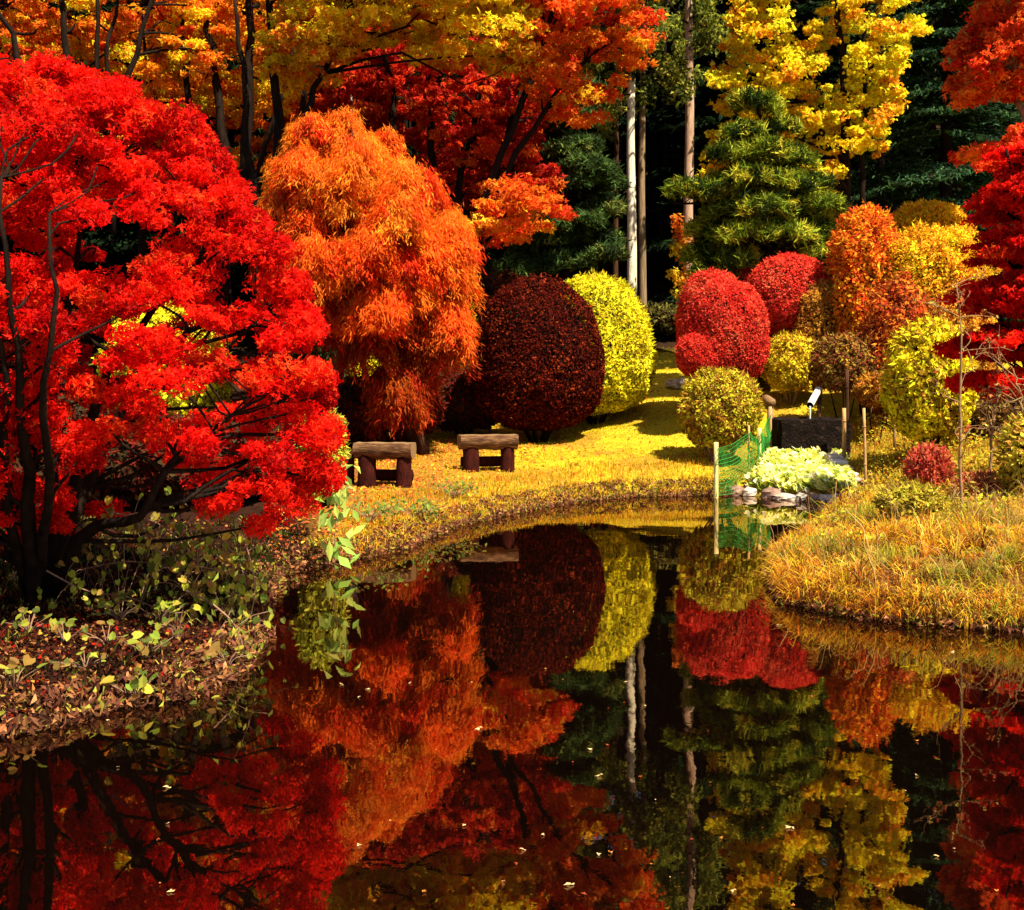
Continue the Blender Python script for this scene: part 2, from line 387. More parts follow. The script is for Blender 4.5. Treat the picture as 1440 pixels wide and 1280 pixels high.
tree('red_maple_tree','bright scarlet maple with a broad domed crown spreading over the near left bank','maple tree',stems,cA,135,.040,RED,[5,4,2,1],r,kind='star',w=.36,bark=BARK,nb=330,br=.016,up=.25,out=.35,rnd=.9,mix=.35,sag=.05)

# ------------------------------------------------------------------ weeping laceleaf maple
def weeping():
    r=np.random.default_rng(5); D=18.0
    stems=[stem_px([(605,657),(590,615),(562,560),(540,500),(520,430),(500,340)],D,[8,6.5,5,5,4,2],14,.02,r),
           stem_px([(600,655),(585,560,-.2),(592,520,-.3),(615,480,-.3),(630,420,-.3)],D,[6,5,4,3,2],10,.02,r),
           stem_px([(598,655),(572,600,.2),(510,520,.2),(505,440,.2),(470,330,.1),(480,250,0)],D,[6,5,4,3.5,3,2],12,.02,r)]
    # crown outline filled with many small drooping umbrellas of fine leaves
    out_=[(383,300),(388,240),(410,190),(440,165),(480,154),(520,170),(560,200),(600,238),(636,285),(656,330),(652,368),(632,388),(628,405),(650,430),(656,458),(646,476),(626,470),(608,460),(600,500),(590,540),(565,560),(545,530),(520,490),(490,450),(455,455),(405,430),(383,370)]
    out_=[(525+(a_-525)*.95,b_) for a_,b_ in out_]
    cw=hollow(outline_clumps(out_,D,1.35,230,r,(.2,.42),.6,shell=True),[(630,388,20,14),(545,480,26,34),(480,520,20,30)],D)
    edge_=[W(x+r.normal()*3,y+14,D+r.uniform(-.35,.35)) for x,y in ((395,245),(405,210),(425,185),(450,172),(480,166),(510,176),(540,196),(570,218),(600,250),(622,280),(640,315),(636,345),(634,420),(638,445)) for _ in range(2)]
    Tc=np.vstack([cw[0],np.array(edge_)]); Tr=np.concatenate([cw[1][:,0],np.full(len(edge_),.24)])
    root=thing('weeping_maple_tree','orange weeping laceleaf maple with a cascading domed crown behind the left log bench','maple tree',tuple(stems[0][0][0]))
    root.location.z=gz(root.location.x,root.location.y)
    mb=MB()
    stems=[ground_stem(s) for s in stems]
    for P,R in stems: tube(mb,P,R,9,lump=.15,r=r)
    tg=[]
    tg=[Tc[i] for i in r.permutation(len(Tc))[:70]]
    branch_to(mb,stems,tg,r,.05,sag=.25); mb.build('trunk',BARKR,root)
    mb=MB()
    for c,R in zip(Tc,Tr):
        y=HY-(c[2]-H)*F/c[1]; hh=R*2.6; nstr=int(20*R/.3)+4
        pr=np.array([.45,.28,.10,.17]) if y<250 else (np.array([.3,.42,.25,.03]) if y<380 else np.array([.06,.32,.61,.01])); dk=1.0 if y<440 else .5  # dk: lower sprays darkened in colour to stand in for shade under the crown
        ci_=r.choice(4,p=pr)
        a=r.uniform(0,2*np.pi,nstr); u=np.sqrt(r.uniform(0,1,nstr))
        for ai,ui in zip(a,u):
            # a hanging spray follows the umbrella curve outwards and down
            m=9; t=np.linspace(0,1,m)
            drop=hh*r.uniform(.12,.42)
            rad0=R*ui; z0=c[2]-hh*.42*ui**2.2
            dirv=np.array([math.cos(ai),math.sin(ai)*.9])
            out=.20*R
            P=np.stack([c[0]+dirv[0]*(rad0+out*np.sin(t*1.5)),c[1]+dirv[1]*(rad0+out*np.sin(t*1.5)),z0-drop*t**1.4],1)
            k=np.repeat(P,8,0)+r.normal(size=(m*8,3))*.05
            outv=np.array([dirv[0],dirv[1],0])
            T=np.array([dirv[0]*.5,dirv[1]*.5,-.75])+rdir(r,len(k))*.5
            N=outv*.8+np.array([0,0,.55])+rdir(r,len(k))*.6
            base=np.array([(.92,.25,.015),(.9,.15,.01),(.8,.05,.008),(.93,.36,.02)])
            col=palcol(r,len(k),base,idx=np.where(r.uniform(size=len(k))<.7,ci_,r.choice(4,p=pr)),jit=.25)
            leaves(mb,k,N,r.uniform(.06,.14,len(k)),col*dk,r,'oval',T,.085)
    mb.build('crown',LEAF,root)
weeping()

# ------------------------------------------------------------------ clipped shrubs
def shrub(name,label,x,ytop,ybase,halfw,D,pal,wts,seed,n=30000,leaf=.035,group=None,sq=2.3,rough=.03,lean=0,stems=5,bulge=.45,lm=None,w=.35,kind='oval',depth=None,loose=0,core=True,cat='shrub',stemmat=None,skirt=.06,lump=0,stemspread=.35,twig_top=0,sqb=2.6,gap=.33,up=.15,flat=None):
    r=np.random.default_rng(seed)
    X=wx(x,D); zt=wz(ytop,D); zb=gz(X,D); R=halfw*D/F; dep=depth or R
    zl=zb+skirt*(zt-zb)+.02
    if ybase is not None: zl=max(zl,wz(ybase,D))
    hgt=zt-zl; zc=zl+hgt*bulge
    lump=max(lump,.04); twig_top=max(twig_top,900)
    root=thing(name,label,cat,(X,D,zb),group)
    # stems
    mb=MB()
    for k in range(stems):
        a=2*math.pi*k/max(stems,1)+r.uniform(-.3,.3); q=stemspread*R
        top=np.array([X+math.cos(a)*R*.55+lean*.5,D+math.sin(a)*dep*.55,zc])
        p=curve([(X+math.cos(a)*q*.25,D+math.sin(a)*q*.25,zb-.06),(X+math.cos(a)*q,D+math.sin(a)*q,zb+(zc-zb)*.45),top],7)
        tube(mb,p,np.linspace(.028,.012,7)*min(1.5,max(.5,R)),6,lump=.15,r=r)
    mb.build('stems',stemmat or BARK,root)
    mb=MB()
    def surf(n,rad):
        d=rdir(r,n)
        # superellipsoid radius
        ex=np.where(d[:,2]>0,sq,sqb); q=(np.abs(d[:,0])**ex+np.abs(d[:,1])**ex+np.abs(d[:,2])**ex)**(-1/ex)
        q*=np.where(d[:,2]>0,1,1)
        e=d*q[:,None]
        hz=np.where(e[:,2]>0,zt-zc,zc-zl)
        bump=1+lump*vnoise(d[:,0]*3+seed,d[:,2]*3+d[:,1]*2,1.6,seed)+lump*.5*vnoise(d[:,0]*3+seed,d[:,2]*3-d[:,1]*2,4.1,seed+2)+(.25*lump+.008)*vnoise(d[:,0]*5,d[:,2]*5+d[:,1]*4,9.0,seed+5)
        P=np.stack([e[:,0]*R,e[:,1]*dep,e[:,2]*hz],1)*(rad*bump)[:,None]
        P[:,0]+=lean*(e[:,2])
        N=np.stack([d[:,0]/R,d[:,1]/dep,d[:,2]/np.maximum(hz,.05)],1)
        return P+np.array([X,D,zc]),norm(N),d
    nn=n
    rad=1-np.abs(r.normal(size=nn))*rough*(1+0)+r.normal(size=nn)*loose
    P,N,d=surf(nn,rad)
    if flat is not None:pass
    Nn=N*.9+np.array([0,0,up])+rdir(r,nn)*.75
    cl=vnoise(P[:,0]*3,P[:,2]*3,1.0,seed)+.6*vnoise(P[:,1]*4,P[:,0]*4+P[:,2],1.5,seed+4)
    pal=np.asarray(pal,float); m=len(pal); wt=np.cumsum(np.asarray(wts)/np.sum(wts))
    u=np.clip(.5+.3*cl+r.normal(size=nn)*.22,0,.999); idx=np.searchsorted(wt,u); idx=np.minimum(idx,m-1)
    g3=vnoise(P[:,0]*5+seed,P[:,2]*5,1.3,seed+1)*vnoise(P[:,1]*5,P[:,0]*4-P[:,2]*3,1.7,seed+3)
    kk=(g3<gap)|(r.uniform(size=nn)<.15); P=P[kk]; Nn=Nn[kk]; idx=idx[kk]; nn=len(P)
    leaves(mb,P,Nn,leaf*r.uniform(.5,1.5,nn),palcol(r,nn,pal,idx=idx,jit=.3),r,kind,None,w)
    twig_top=max(twig_top,500)
    if twig_top:
        P,N,d=surf(twig_top,np.full(twig_top,1.0)); k=d[:,2]>0; P=P[k];N=N[k]
        leaves(mb,P+N*leaf*.8,rdir(r,len(P)),leaf*r.uniform(1.2,2.6,len(P)),palcol(r,len(P),pal,jit=.2),r,'oval',N+rdir(r,len(P))*.35,.14)
    mb.build('foliage',lm or LEAFM,root)
    if core:
        mb=MB(); nu,nv=20,12; vs=[]
        th=np.linspace(0,2*np.pi,nu,endpoint=False); ph=np.linspace(-np.pi/2,np.pi/2,nv)
        for p_ in ph:
            for t_ in th:
                dd=np.array([math.cos(p_)*math.cos(t_),math.cos(p_)*math.sin(t_),math.sin(p_)])
                ex=sq if dd[2]>0 else sqb; q=(np.abs(dd)**ex).sum()**(-1/ex); e=dd*q; hz=(zt-zc) if e[2]>0 else (zc-zl)
                vs.append((X+e[0]*R*core_s+lean*e[2]*core_s,D+e[1]*dep*core_s,zc+e[2]*hz*core_s))
        i=np.arange(nv-1)[:,None]*nu; j=np.arange(nu)[None,:]
        q=np.stack([i+j,i+(j+1)%nu,i+nu+(j+1)%nu,i+nu+j],-1).reshape(-1,4)
        mb.add(vs,q,(.02,.01,.006)); mb.build('twig_mass',BARK,root)
    return root
core_s=.84
AZ=[(.60,.02,.014),(.72,.06,.03),(.42,.008,.008),(.80,.14,.06)]
shrub('azalea_shrub','large dark crimson clipped dome shrub right of the log benches',756,390,None,92,19.4,[(.05,.004,.002),(.11,.009,.003),(.015,.0015,.001),(.24,.03,.006)],[4,3,3,2],21,n=60000,leaf=.04,rough=.035,group='clipped red azaleas',cat='shrub',lump=.035,skirt=.07,bulge=.38,stems=7,sqb=2.6)
shrub('azalea_shrub','round crimson clipped shrub on the right, the widest and highest of the red domes',1109,358,470,60,20.8,AZ,[4,4,2,2],22,n=42000,leaf=.032,group='clipped red azaleas',lump=.012,bulge=.4)
shrub('azalea_shrub','tall crimson clipped dome with a broken dark seam, nearest the olive bush',1021,394,540,58,18.8,AZ,[4,4,2,2],23,n=42000,leaf=.032,group='clipped red azaleas',lump=.02,bulge=.45)
shrub('azalea_shrub','crimson dome shrub half hidden behind the front red dome beside the path',1002,380,530,50,19.9,AZ,[4,4,2,2],24,n=30000,leaf=.032,group='clipped red azaleas',lump=.015,bulge=.45)
shrub('azalea_shrub','small round crimson lobe at the foot of the red domes by the path',984,468,530,32,18.5,AZ,[4,4,2,2],25,n=15000,leaf=.03,group='clipped red azaleas',lump=.02,bulge=.5)
shrub('azalea_shrub','small red shrub peeping out behind the tops of the red domes',1046,366,None,26,22.5,AZ,[4,4,2,2],26,n=15000,leaf=.035,group='clipped red azaleas',lump=.05,bulge=.6)
YG=[(.80,.66,.02),(.90,.78,.02),(.30,.26,.015),(.48,.34,.015)]
shrub('yellow_shrub','yellow green shrub sloping down to the grass behind the dark crimson dome',838,386,None,80,20.6,YG,[4,4,2,2],31,n=42000,leaf=.05,lump=.05,bulge=.38,rough=.05,twig_top=2500,sq=2.0,stems=7)
shrub('olive_bush','low olive and brown bush on thin splayed stems beside the green netting',1013,521,None,54,17.3,[(.46,.36,.02),(.62,.54,.03),(.26,.10,.015),(.36,.18,.02)],[4,3,2,3],32,n=22000,leaf=.045,lump=.09,rough=.12,twig_top=1800,skirt=.12,sqb=2.3,stems=10,stemspread=.5,stemmat=TWIG,cat='bush')
shrub('yellow_bush','loose yellow bush between the crimson domes and the bamboo spout',1112,470,568,38,20.2,[(.80,.64,.03),(.66,.48,.02),(.42,.18,.02)],[4,4,3],33,n=12000,leaf=.045,lump=.12,rough=.16,loose=.03,twig_top=1500,skirt=.15,core=False,stems=10,stemmat=TWIG,cat='bush')
shrub('yellow_bush','rounded bright yellow bush in front of the scarlet maple on the right bank',1306,455,None,58,16.2,[(.86,.66,.02),(.92,.76,.02),(.40,.24,.015),(.30,.16,.02)],[4,4,3,2],34,n=19000,leaf=.065,lump=.12,rough=.14,loose=.02,twig_top=1200,cat='bush',stems=8,skirt=.12)
OR_=[(.86,.26,.015),(.90,.42,.02),(.72,.08,.015),(.78,.16,.015)]
shrub('orange_shrub','upright orange shrub standing like a column behind the trough',1216,300,505,46,20.0,OR_,[4,3,3,3],35,n=30000,leaf=.06,lump=.15,rough=.18,loose=.04,twig_top=3000,bulge=.6,stems=8)
shrub('golden_shrub','golden orange domed shrub, topmost of the mounds in front of the dark conifer',1304,288,None,62,22.6,[(.92,.58,.015),(.88,.44,.015),(.78,.28,.015)],[4,4,3],36,n=36000,leaf=.05,lump=.07,rough=.12,loose=.02,twig_top=6000,bulge=.6)
shrub('golden_shrub','broad golden shrub with pale yellow brow and orange flank above the yellow bush',1318,325,None,72,19.6,[(.94,.70,.02),(.88,.44,.02),(.74,.26,.015)],[4,4,3],37,n=42000,leaf=.05,lump=.14,rough=.15,loose=.03,twig_top=5000,bulge=.62,sq=2.6)
shrub('golden_shrub','leaning golden brown shrub wedged between the crimson domes and orange column',1150,396,500,34,20.3,[(.68,.36,.03),(.55,.22,.03),(.3,.1,.02)],[4,3,3],38,n=15000,leaf=.04,lump=.10,rough=.1,twig_top=1500,lean=.12,bulge=.7,stems=8,stemmat=TWIG)
shrub('dark_leaved_bush','dark brown and olive bush behind the stone trough with a thin trunk',1186,473,572,42,18.9,[(.30,.20,.03),(.22,.05,.02),(.42,.24,.03),(.12,.06,.02)],[3,3,3,3],39,n=15000,leaf=.055,lump=.1,rough=.16,loose=.04,core=False,skirt=.4,stems=4,cat='bush')
shrub('dark_leaved_bush','small orange tipped bush on a thin stem left of the rounded yellow bush',1233,530,572,26,18.2,[(.62,.30,.03),(.3,.1,.02),(.5,.2,.02)],[3,3,3],40,n=4500,leaf=.06,lump=.1,rough=.2,loose=.05,core=False,skirt=.4,stems=2,cat='bush')
shrub('yellow_bush','low olive yellow bush in the dry grass of the right bank',1279,684,752,42,10.9,[(.48,.38,.03),(.56,.46,.04),(.3,.18,.03)],[4,3,3],41,n=9000,leaf=.035,lump=.12,rough=.16,loose=.04,twig_top=500,cat='bush',stems=6,skirt=.1)
shrub('red_shrub','small feathery red shrub in the dry grass behind the low olive yellow bush',1306,632,700,26,12.6,[(.55,.05,.04),(.7,.12,.06),(.5,.15,.05)],[4,3,2],42,n=3000,leaf=.05,lump=.15,rough=.3,loose=.08,core=False,w=.18,cat='bush',stems=8,stemmat=TWIG)
shrub('red_shrub','sparse pinkish red shrub by the thin sapling on the right bank',1382,672,730,34,12.0,[(.5,.08,.05),(.6,.2,.08),(.5,.35,.06)],[3,3,2],43,n=1800,leaf=.05,lump=.15,rough=.3,loose=.08,core=False,w=.2,cat='bush',stems=8,stemmat=TWIG)
shrub('yellow_bush','bright yellow bush cut by the right edge of the picture',1452,590,760,40,11.6,[(.6,.5,.04),(.5,.4,.04),(.4,.2,.03)],[4,3,2],44,n=5000,leaf=.05,lump=.12,rough=.2,loose=.05,core=True,cat='bush',stems=6)
shrub('dark_leaved_bush','dark brown bush under the scarlet maple on the right edge',1412,545,None,62,16.5,[(.16,.06,.02),(.3,.18,.03),(.1,.05,.02)],[3,2,3],45,n=12000,leaf=.055,lump=.12,rough=.16,loose=.04,cat='bush',stems=6)
# dark crimson understorey behind the benches
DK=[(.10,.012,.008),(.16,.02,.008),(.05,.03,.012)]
shrub('dark_shrub','dark maroon shrub in the shade behind the left log bench',525,530,None,95,19.4,DK,[3,2,2],46,n=26000,leaf=.06,lump=.1,rough=.1)
shrub('dark_shrub','shaded dark shrub between the weeping maple and the crimson dome',650,520,None,60,20.6,DK,[2,1,4],47,n=16000,leaf=.06,lump=.1,rough=.1)
shrub('dark_shrub','dark green shrub glimpsed between the scarlet and the weeping maple',448,400,None,40,22.0,[(.04,.10,.03),(.06,.14,.03),(.03,.06,.02)],[3,2,3],48,n=16000,leaf=.07,lump=.12,rough=.12)
shrub('yellow_shrub','yellow green shrub lit behind the trunk of the weeping maple',480,470,None,70,24.5,YG,[4,4,2,2],49,n=20000,leaf=.08,lump=.1,rough=.1)
shrub('yellow_shrub','bright yellow shrub behind the gap left of the dark crimson dome',640,426,None,36,23.5,YG,[4,6,1,1],50,n=14000,leaf=.07,lump=.1,rough=.1,twig_top=900)
shrub('yellow_shrub','yellow shrub seen through the crown of the near scarlet maple',235,430,None,85,19.5,YG,[4,4,2,2],51,n=22000,leaf=.075,lump=.12,rough=.1)
shrub('yellow_shrub','leafy yellow green shrub hugging the right side of the near scarlet maple',452,575,None,30,12.2,[(.46,.48,.04),(.55,.52,.05),(.3,.3,.03)],[4,3,2],52,n=5500,leaf=.05,lump=.14,rough=.25,loose=.06,cat='bush',stems=6)
shrub('dark_shrub','low dark shrub below the dark trunks left of the pale trunk',700,388,None,70,27,DK,[2,1,3],53,n=18000,leaf=.08,lump=.12,rough=.12)
shrub('red_shrub','red shrub behind the yellow green shrub near the pale trunk',845,398,None,32,26,[(.5,.05,.04),(.35,.02,.02)],[1,1],54,n=7000,leaf=.07,lump=.15,rough=.2)
shrub('dark_shrub','low olive undergrowth bush between the pale trunks at the forest edge',925,432,None,45,33,[(.10,.09,.02),(.2,.18,.03),(.05,.03,.01)],[3,1,3],55,n=12000,leaf=.08,lump=.15,rough=.2)

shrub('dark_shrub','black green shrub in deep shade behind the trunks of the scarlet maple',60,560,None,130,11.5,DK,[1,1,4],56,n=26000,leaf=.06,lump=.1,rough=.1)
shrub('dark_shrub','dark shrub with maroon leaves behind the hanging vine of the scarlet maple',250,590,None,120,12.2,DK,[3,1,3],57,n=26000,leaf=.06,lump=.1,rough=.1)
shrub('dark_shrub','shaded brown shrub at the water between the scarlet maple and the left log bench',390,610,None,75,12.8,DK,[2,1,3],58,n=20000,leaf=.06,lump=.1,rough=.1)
shrub('orange_shrub','low russet and red shrub between the orange column and the rounded yellow bush',1262,395,None,46,18.9,[(.62,.10,.02),(.72,.22,.02),(.4,.05,.015),(.3,.1,.02)],[3,3,3,2],59,n=17000,leaf=.06,lump=.18,rough=.22,loose=.06,twig_top=900,core=False,sqb=2.2)
shrub('orange_shrub','russet shrub filling the hollow under the broad golden shrub near the right edge',1350,410,None,50,18.4,[(.62,.22,.02),(.66,.34,.03),(.35,.1,.02)],[3,3,3],60,n=15000,leaf=.06,lump=.18,rough=.22,loose=.06,twig_top=900,core=False,sqb=2.2)
# ------------------------------------------------------------------ big orange and red maples behind
YE=(.95,.68,.02)
def maple(label,seed,D,stempts,polys,thick,n,per,pal,wts,size=.12,rad=(.3,.65),nb=40,bark=None,group='tall maples behind the garden',holes=None,flat=.38,back=0,dens=2.6,front_col=None,name='maple_tree',mix=.3,kind='star',w=.4,br=.05,up=.45,cat='maple tree',lm=None):
    r=np.random.default_rng(seed)
    st=[stem_px(p,D,rp,14,.035,r) for p,rp in stempts]
    if not isinstance(polys[0],list): polys=[polys]
    ar=[abs(sum(a[0]*b[1]-b[0]*a[1] for a,b in zip(p,p[1:]+p[:1]))) for p in polys]; cs=[outline_clumps(p,D,thick,max(6,int(n*dens*a_/sum(ar))),r,(rad[0]*.4,rad[1]*.72),flat) for p,a_ in zip(polys,ar)]; per=int(per*.40)
    c=(np.concatenate([q[0] for q in cs]),np.concatenate([q[1] for q in cs]))
    if holes: c=hollow(c,holes,D)
    c[0][:,1]+=back
    ci=None
    if front_col is not None:
        wq=np.array(wts)/sum(wts); ci=r.choice(len(pal),size=len(c[0]),p=wq); k=(c[0][:,1]+r.normal(size=len(ci))*.35<D-.35*thick)|(c[0][:,2]>wz(40,D)+r.normal(size=len(ci))*.6); ci[k&(r.uniform(size=len(ci))<.75)]=front_col  # front and top clumps recoloured to paint in bright highlights
    return tree(name,label,cat,st,c,per,size,pal,wts,r,group=group,kind=kind,w=w,bark=bark,nb=nb,br=br,up=up,mix=mix,lm=lm,cidx=ci)
maple('orange maple with leaning dark trunks in the top left corner',101,23.5,[([(70,330),(60,200),(30,90),(-30,-60)],[7,6,5,2]),([(80,330),(96,180),(92,60),(80,-80)],[7,6,5,2]),([(90,330),(150,200),(190,90),(230,-60)],[6,5,4,2]),([(30,330),(20,180),(-20,60),(-60,-40)],[5,4,3,2]),([(110,330),(128,180),(140,40),(130,-80)],[4,4,3,2]),([(160,330),(165,200),(152,90),(170,-40)],[4,3,3,2])],
      [(-160,60),(-100,-160),(60,-230),(220,-200),(280,-60),(270,60),(220,110),(60,70),(-60,110)],2.2,130,190,[(.90,.32,.012),(.86,.18,.01),YE,(.7,.07,.008)],[5,4,3,1],size=.12,back=1.6,dens=2.1)
maple('orange and yellow maple with several slim dark trunks above the near scarlet maple',102,25.5,[([(315,330),(312,200),(298,80),(285,-60)],[9,7,5,2]),([(340,330),(350,190),(352,60),(345,-100)],[9,8,6,3]),([(300,330),(268,190),(262,60),(240,-90)],[6,5,4,2]),([(320,330),(375,200),(410,80),(440,-40)],[5,4,3,2]),([(290,330),(250,230),(215,130),(200,20)],[4,4,3,1.5]),([(345,330),(405,220),(432,120),(470,10)],[6,5,4,2])],
      [(190,90),(210,-120),(320,-260),(460,-240),(520,-80),(500,60),(430,110),(330,150),(240,150)],2.4,140,190,[(.90,.36,.012),(.86,.2,.01),YE,(.68,.07,.008)],[5,4,4,1],size=.12,back=1.6,dens=2.1)
maple('yellow orange maple with a forked black trunk just above the weeping maple',103,22.5,[([(372,330),(392,270),(388,150),(380,20),(372,-120)],[11,9,7,5,2]),([(380,300),(415,200),(450,110),(475,20)],[8,5,4,2]),([(372,330),(350,230),(345,100),(330,0)],[7,6,4,2])],
      [[(380,70),(400,-120),(520,-240),(660,-220),(745,-90),(742,60),(735,105),(660,88),(600,80),(500,60),(450,110),(400,120)]],2.0,170,210,[YE,(.92,.45,.02),(.86,.24,.015),(.75,.1,.012)],[6,4,3,1],size=.12,front_col=0)
maple('deep red maple with thin dark stems between the weeping maple and the dark conifers',104,26.5,[([(600,400),(610,260),(600,120),(590,-40)],[7,6,4,2]),([(620,400),(650,240),(680,110),(700,-30)],[6,5,4,2]),([(590,400),(560,250),(550,120),(530,-20)],[6,5,4,2]),([(640,420),(665,330),(705,220),(730,120),(760,40)],[7,6,5,4,2])],
      [[(480,100),(500,40),(620,30),(760,60),(790,130),(760,210),(790,280),(720,300),(660,300),(600,200),(500,170)]],2.0,150,190,[(.5,.02,.01),(.72,.05,.012),(.35,.01,.006),(.8,.16,.015)],[5,4,3,2],size=.12,dens=2.2,back=.8)
maple('orange red maple whose crown overhangs the dark trunks at the top centre',105,23,[([(628,470),(640,400),(680,280),(720,190),(760,80),(800,-60)],[8,7,6,5,4,2]),([(640,440),(690,300),(736,200),(800,110),(860,60)],[7,5,4,3,1.5])],
      [[(720,90),(700,-60),(780,-230),(900,-200),(925,-60),(915,40),(895,100),(860,125),(838,190),(790,165),(745,130)],[(700,235),(745,262),(775,285),(812,298),(778,312),(735,338),(700,352),(672,330),(680,280)]],1.6,150,190,[(.84,.13,.012),(.88,.24,.015),(.72,.05,.01),(.92,.5,.02)],[5,4,3,1],size=.11)
maple('far golden orange maple filling the gaps between the dark trunks on the left',106,31,[([(200,330),(205,200),(190,60),(180,-80)],[6,5,4,2]),([(230,330),(240,200),(260,60)],[5,4,2])],
      [(-60,260),(-60,-100),(100,-240),(330,-220),(420,-60),(430,160),(400,250),(250,290),(100,290)],2.2,170,180,[(.88,.34,.015),(.8,.2,.012),YE,(.7,.1,.01)],[5,4,3,2],size=.15,dens=2.0)
maple('far red maple behind the slim trunks at the top centre',107,31,[([(500,360),(505,200),(520,60)],[6,5,2]),([(680,360),(670,200),(650,60)],[6,5,2])],
      [(400,250),(400,-60),(520,-240),(720,-240),(820,-60),(800,130),(740,230),(620,260),(500,260)],2.2,170,180,[(.6,.03,.01),(.78,.09,.012),(.45,.015,.008),(.84,.22,.015)],[5,4,3,1],size=.16)
maple('far orange maple beyond the left edge of the near scarlet maple',108,30,[([(-60,360),(-60,200),(-80,40)],[6,5,2])],
      [(-300,260),(-280,-100),(-150,-240),(40,-200),(60,60),(40,280),(-100,300)],2.2,110,170,[(.84,.24,.015),(.8,.14,.012),(.7,.07,.01)],[5,4,3],size=.16)
# yellow tree
maple('tall yellow tree with a ragged crown behind the cloud pruned pine',110,26,[([(1188,330),(1190,230),(1185,100),(1180,-60),(1180,-200)],[7,6,5,4,2]),([(1212,330),(1213,240),(1215,120),(1220,0)],[4,4,3,2]),([(1190,240),(1120,120),(1080,0)],[4,3,1.5])],
      [[(1010,235),(990,250),(1000,180),(1015,150),(1000,120),(1020,60),(1040,-20),(1060,-160),(1160,-260),(1260,-190),(1290,-40),(1292,60),(1262,110),(1250,190),(1235,225),(1190,230),(1170,285),(1120,240),(1060,180),(1030,260)]],1.5,300,180,[(.94,.76,.02),(.92,.58,.015),(.84,.78,.03),(.88,.36,.015)],[6,4,3,3],size=.11,rad=(.22,.5),name='yellow_tree',group=None,kind='oval',w=.38,holes=[(1110,270,30,40),(1130,10,22,30),(1180,95,18,28),(1150,120,10,20)],cat='deciduous tree',flat=.45)
# right edge maples
maple('orange red maple reaching in at the top right corner',111,20.5,[([(1475,420),(1460,280),(1436,150),(1420,60)],[8,7,5,2]),([(1470,330),(1450,200),(1452,80),(1470,-60)],[6,5,4,2])],
      [[(1350,70),(1345,110),(1362,155),(1390,135),(1440,140),(1485,150),(1495,0),(1485,-180),(1440,-220),(1390,-120),(1372,-20),(1385,20)],[(1350,215),(1440,180),(1480,172),(1475,215),(1420,225),(1375,225)]],1.4,170,170,[(.82,.09,.015),(.86,.18,.02),(.7,.03,.01),(.88,.3,.03)],[5,4,3,1],size=.10,rad=(.2,.45),name='red_maple_tree',group=None,bark=TWIG,flat=.5,nb=60,br=.03,dens=2.2)
maple('vivid scarlet maple in flat tiers at the right edge above the dry bank',112,13.2,[([(1470,640),(1462,520),(1440,400),(1425,300),(1415,210)],[8,7,5,3,1.5]),([(1470,620),(1490,450),(1520,300)],[7,5,2]),([(1465,560),(1430,480),(1400,440)],[4,3,1.5])],
      [[(1412,205),(1440,190),(1478,200),(1478,238),(1425,240)],[(1392,268),(1430,250),(1478,255),(1478,305),(1398,308)],[(1385,332),(1430,318),(1478,325),(1478,372),(1380,368)],[(1368,400),(1420,385),(1478,390),(1478,440),(1362,440)],[(1355,470),(1410,456),(1478,460),(1478,505),(1355,502)],[(1352,535),(1400,520),(1478,525),(1478,556),(1380,558)]],1.0,240,150,RED,[5,5,2,1],size=.07,rad=(.13,.30),name='red_maple_tree',group=None,flat=.35,nb=90,br=.02,dens=2.0)

# ------------------------------------------------------------------ pine, conifers, cedars
def pads_tree(name,label,cat,seed,D,stems,pads,pal,wts,n=900,size=.11,w=.1,bark=BARK,group=None,tuft=.6):
    r=np.random.default_rng(seed); st=[stem_px(p,D,rp,14,.03,r) for p,rp in stems]
    P0=st[0][0][0]; root=thing(name,label,cat,(P0[0],P0[1],gz(P0[0],P0[1])),group)
    st=[ground_stem(st[0])]+st[1:]
    mb=MB()
    for P,R in st: tube(mb,P,R,8,lump=.12,r=r)
    Cs=[]
    for x,y,rx,dd in pads: Cs.append(W(x,y,D+dd))
    branch_to(mb,st,[c-np.array([0,0,.06]) for c in Cs],r,.06,sag=-.02)
    mb.build('trunk',bark,root)
    mb=MB()
    for (x,y,rx,dd),c in zip(pads,Cs):
        R=rx*D/F; nt=int(28*(R/.4)**1.6)+14
        # needle tufts standing up from a pad
        a=r.uniform(0,2*np.pi,nt); u=np.sqrt(r.uniform(0,1,nt))
        tc=np.stack([c[0]+np.cos(a)*u*R,c[1]+np.sin(a)*u*R*.8,c[2]+.28*R*(1-u**2)+r.normal(size=nt)*.08*R+r.uniform(-.2,.2)*np.cos(a)*u*R],1)
        k=n//30
        P=np.repeat(tc,k,0); m=len(P)
        T=norm(rdir(r,m)*.8+np.array([0,0,tuft])+np.repeat(np.stack([np.cos(a)*u*.4,np.sin(a)*u*.4,np.zeros(nt)],1),k,0))
        P=P+T*size*.5+r.normal(size=(m,3))*.05
        leaves(mb,P,rdir(r,m),size*r.uniform(.6,1.5,m),palcol(r,m,pal,jit=.2,idx=np.repeat(r.choice(len(pal),size=nt,p=np.array(wts)/sum(wts)),k)),r,'oval',T,w)
    mb.build('foliage',NEEDLE,root)
    return root
PG=[(.12,.17,.012),(.26,.30,.02),(.02,.035,.006),(.48,.44,.03)]
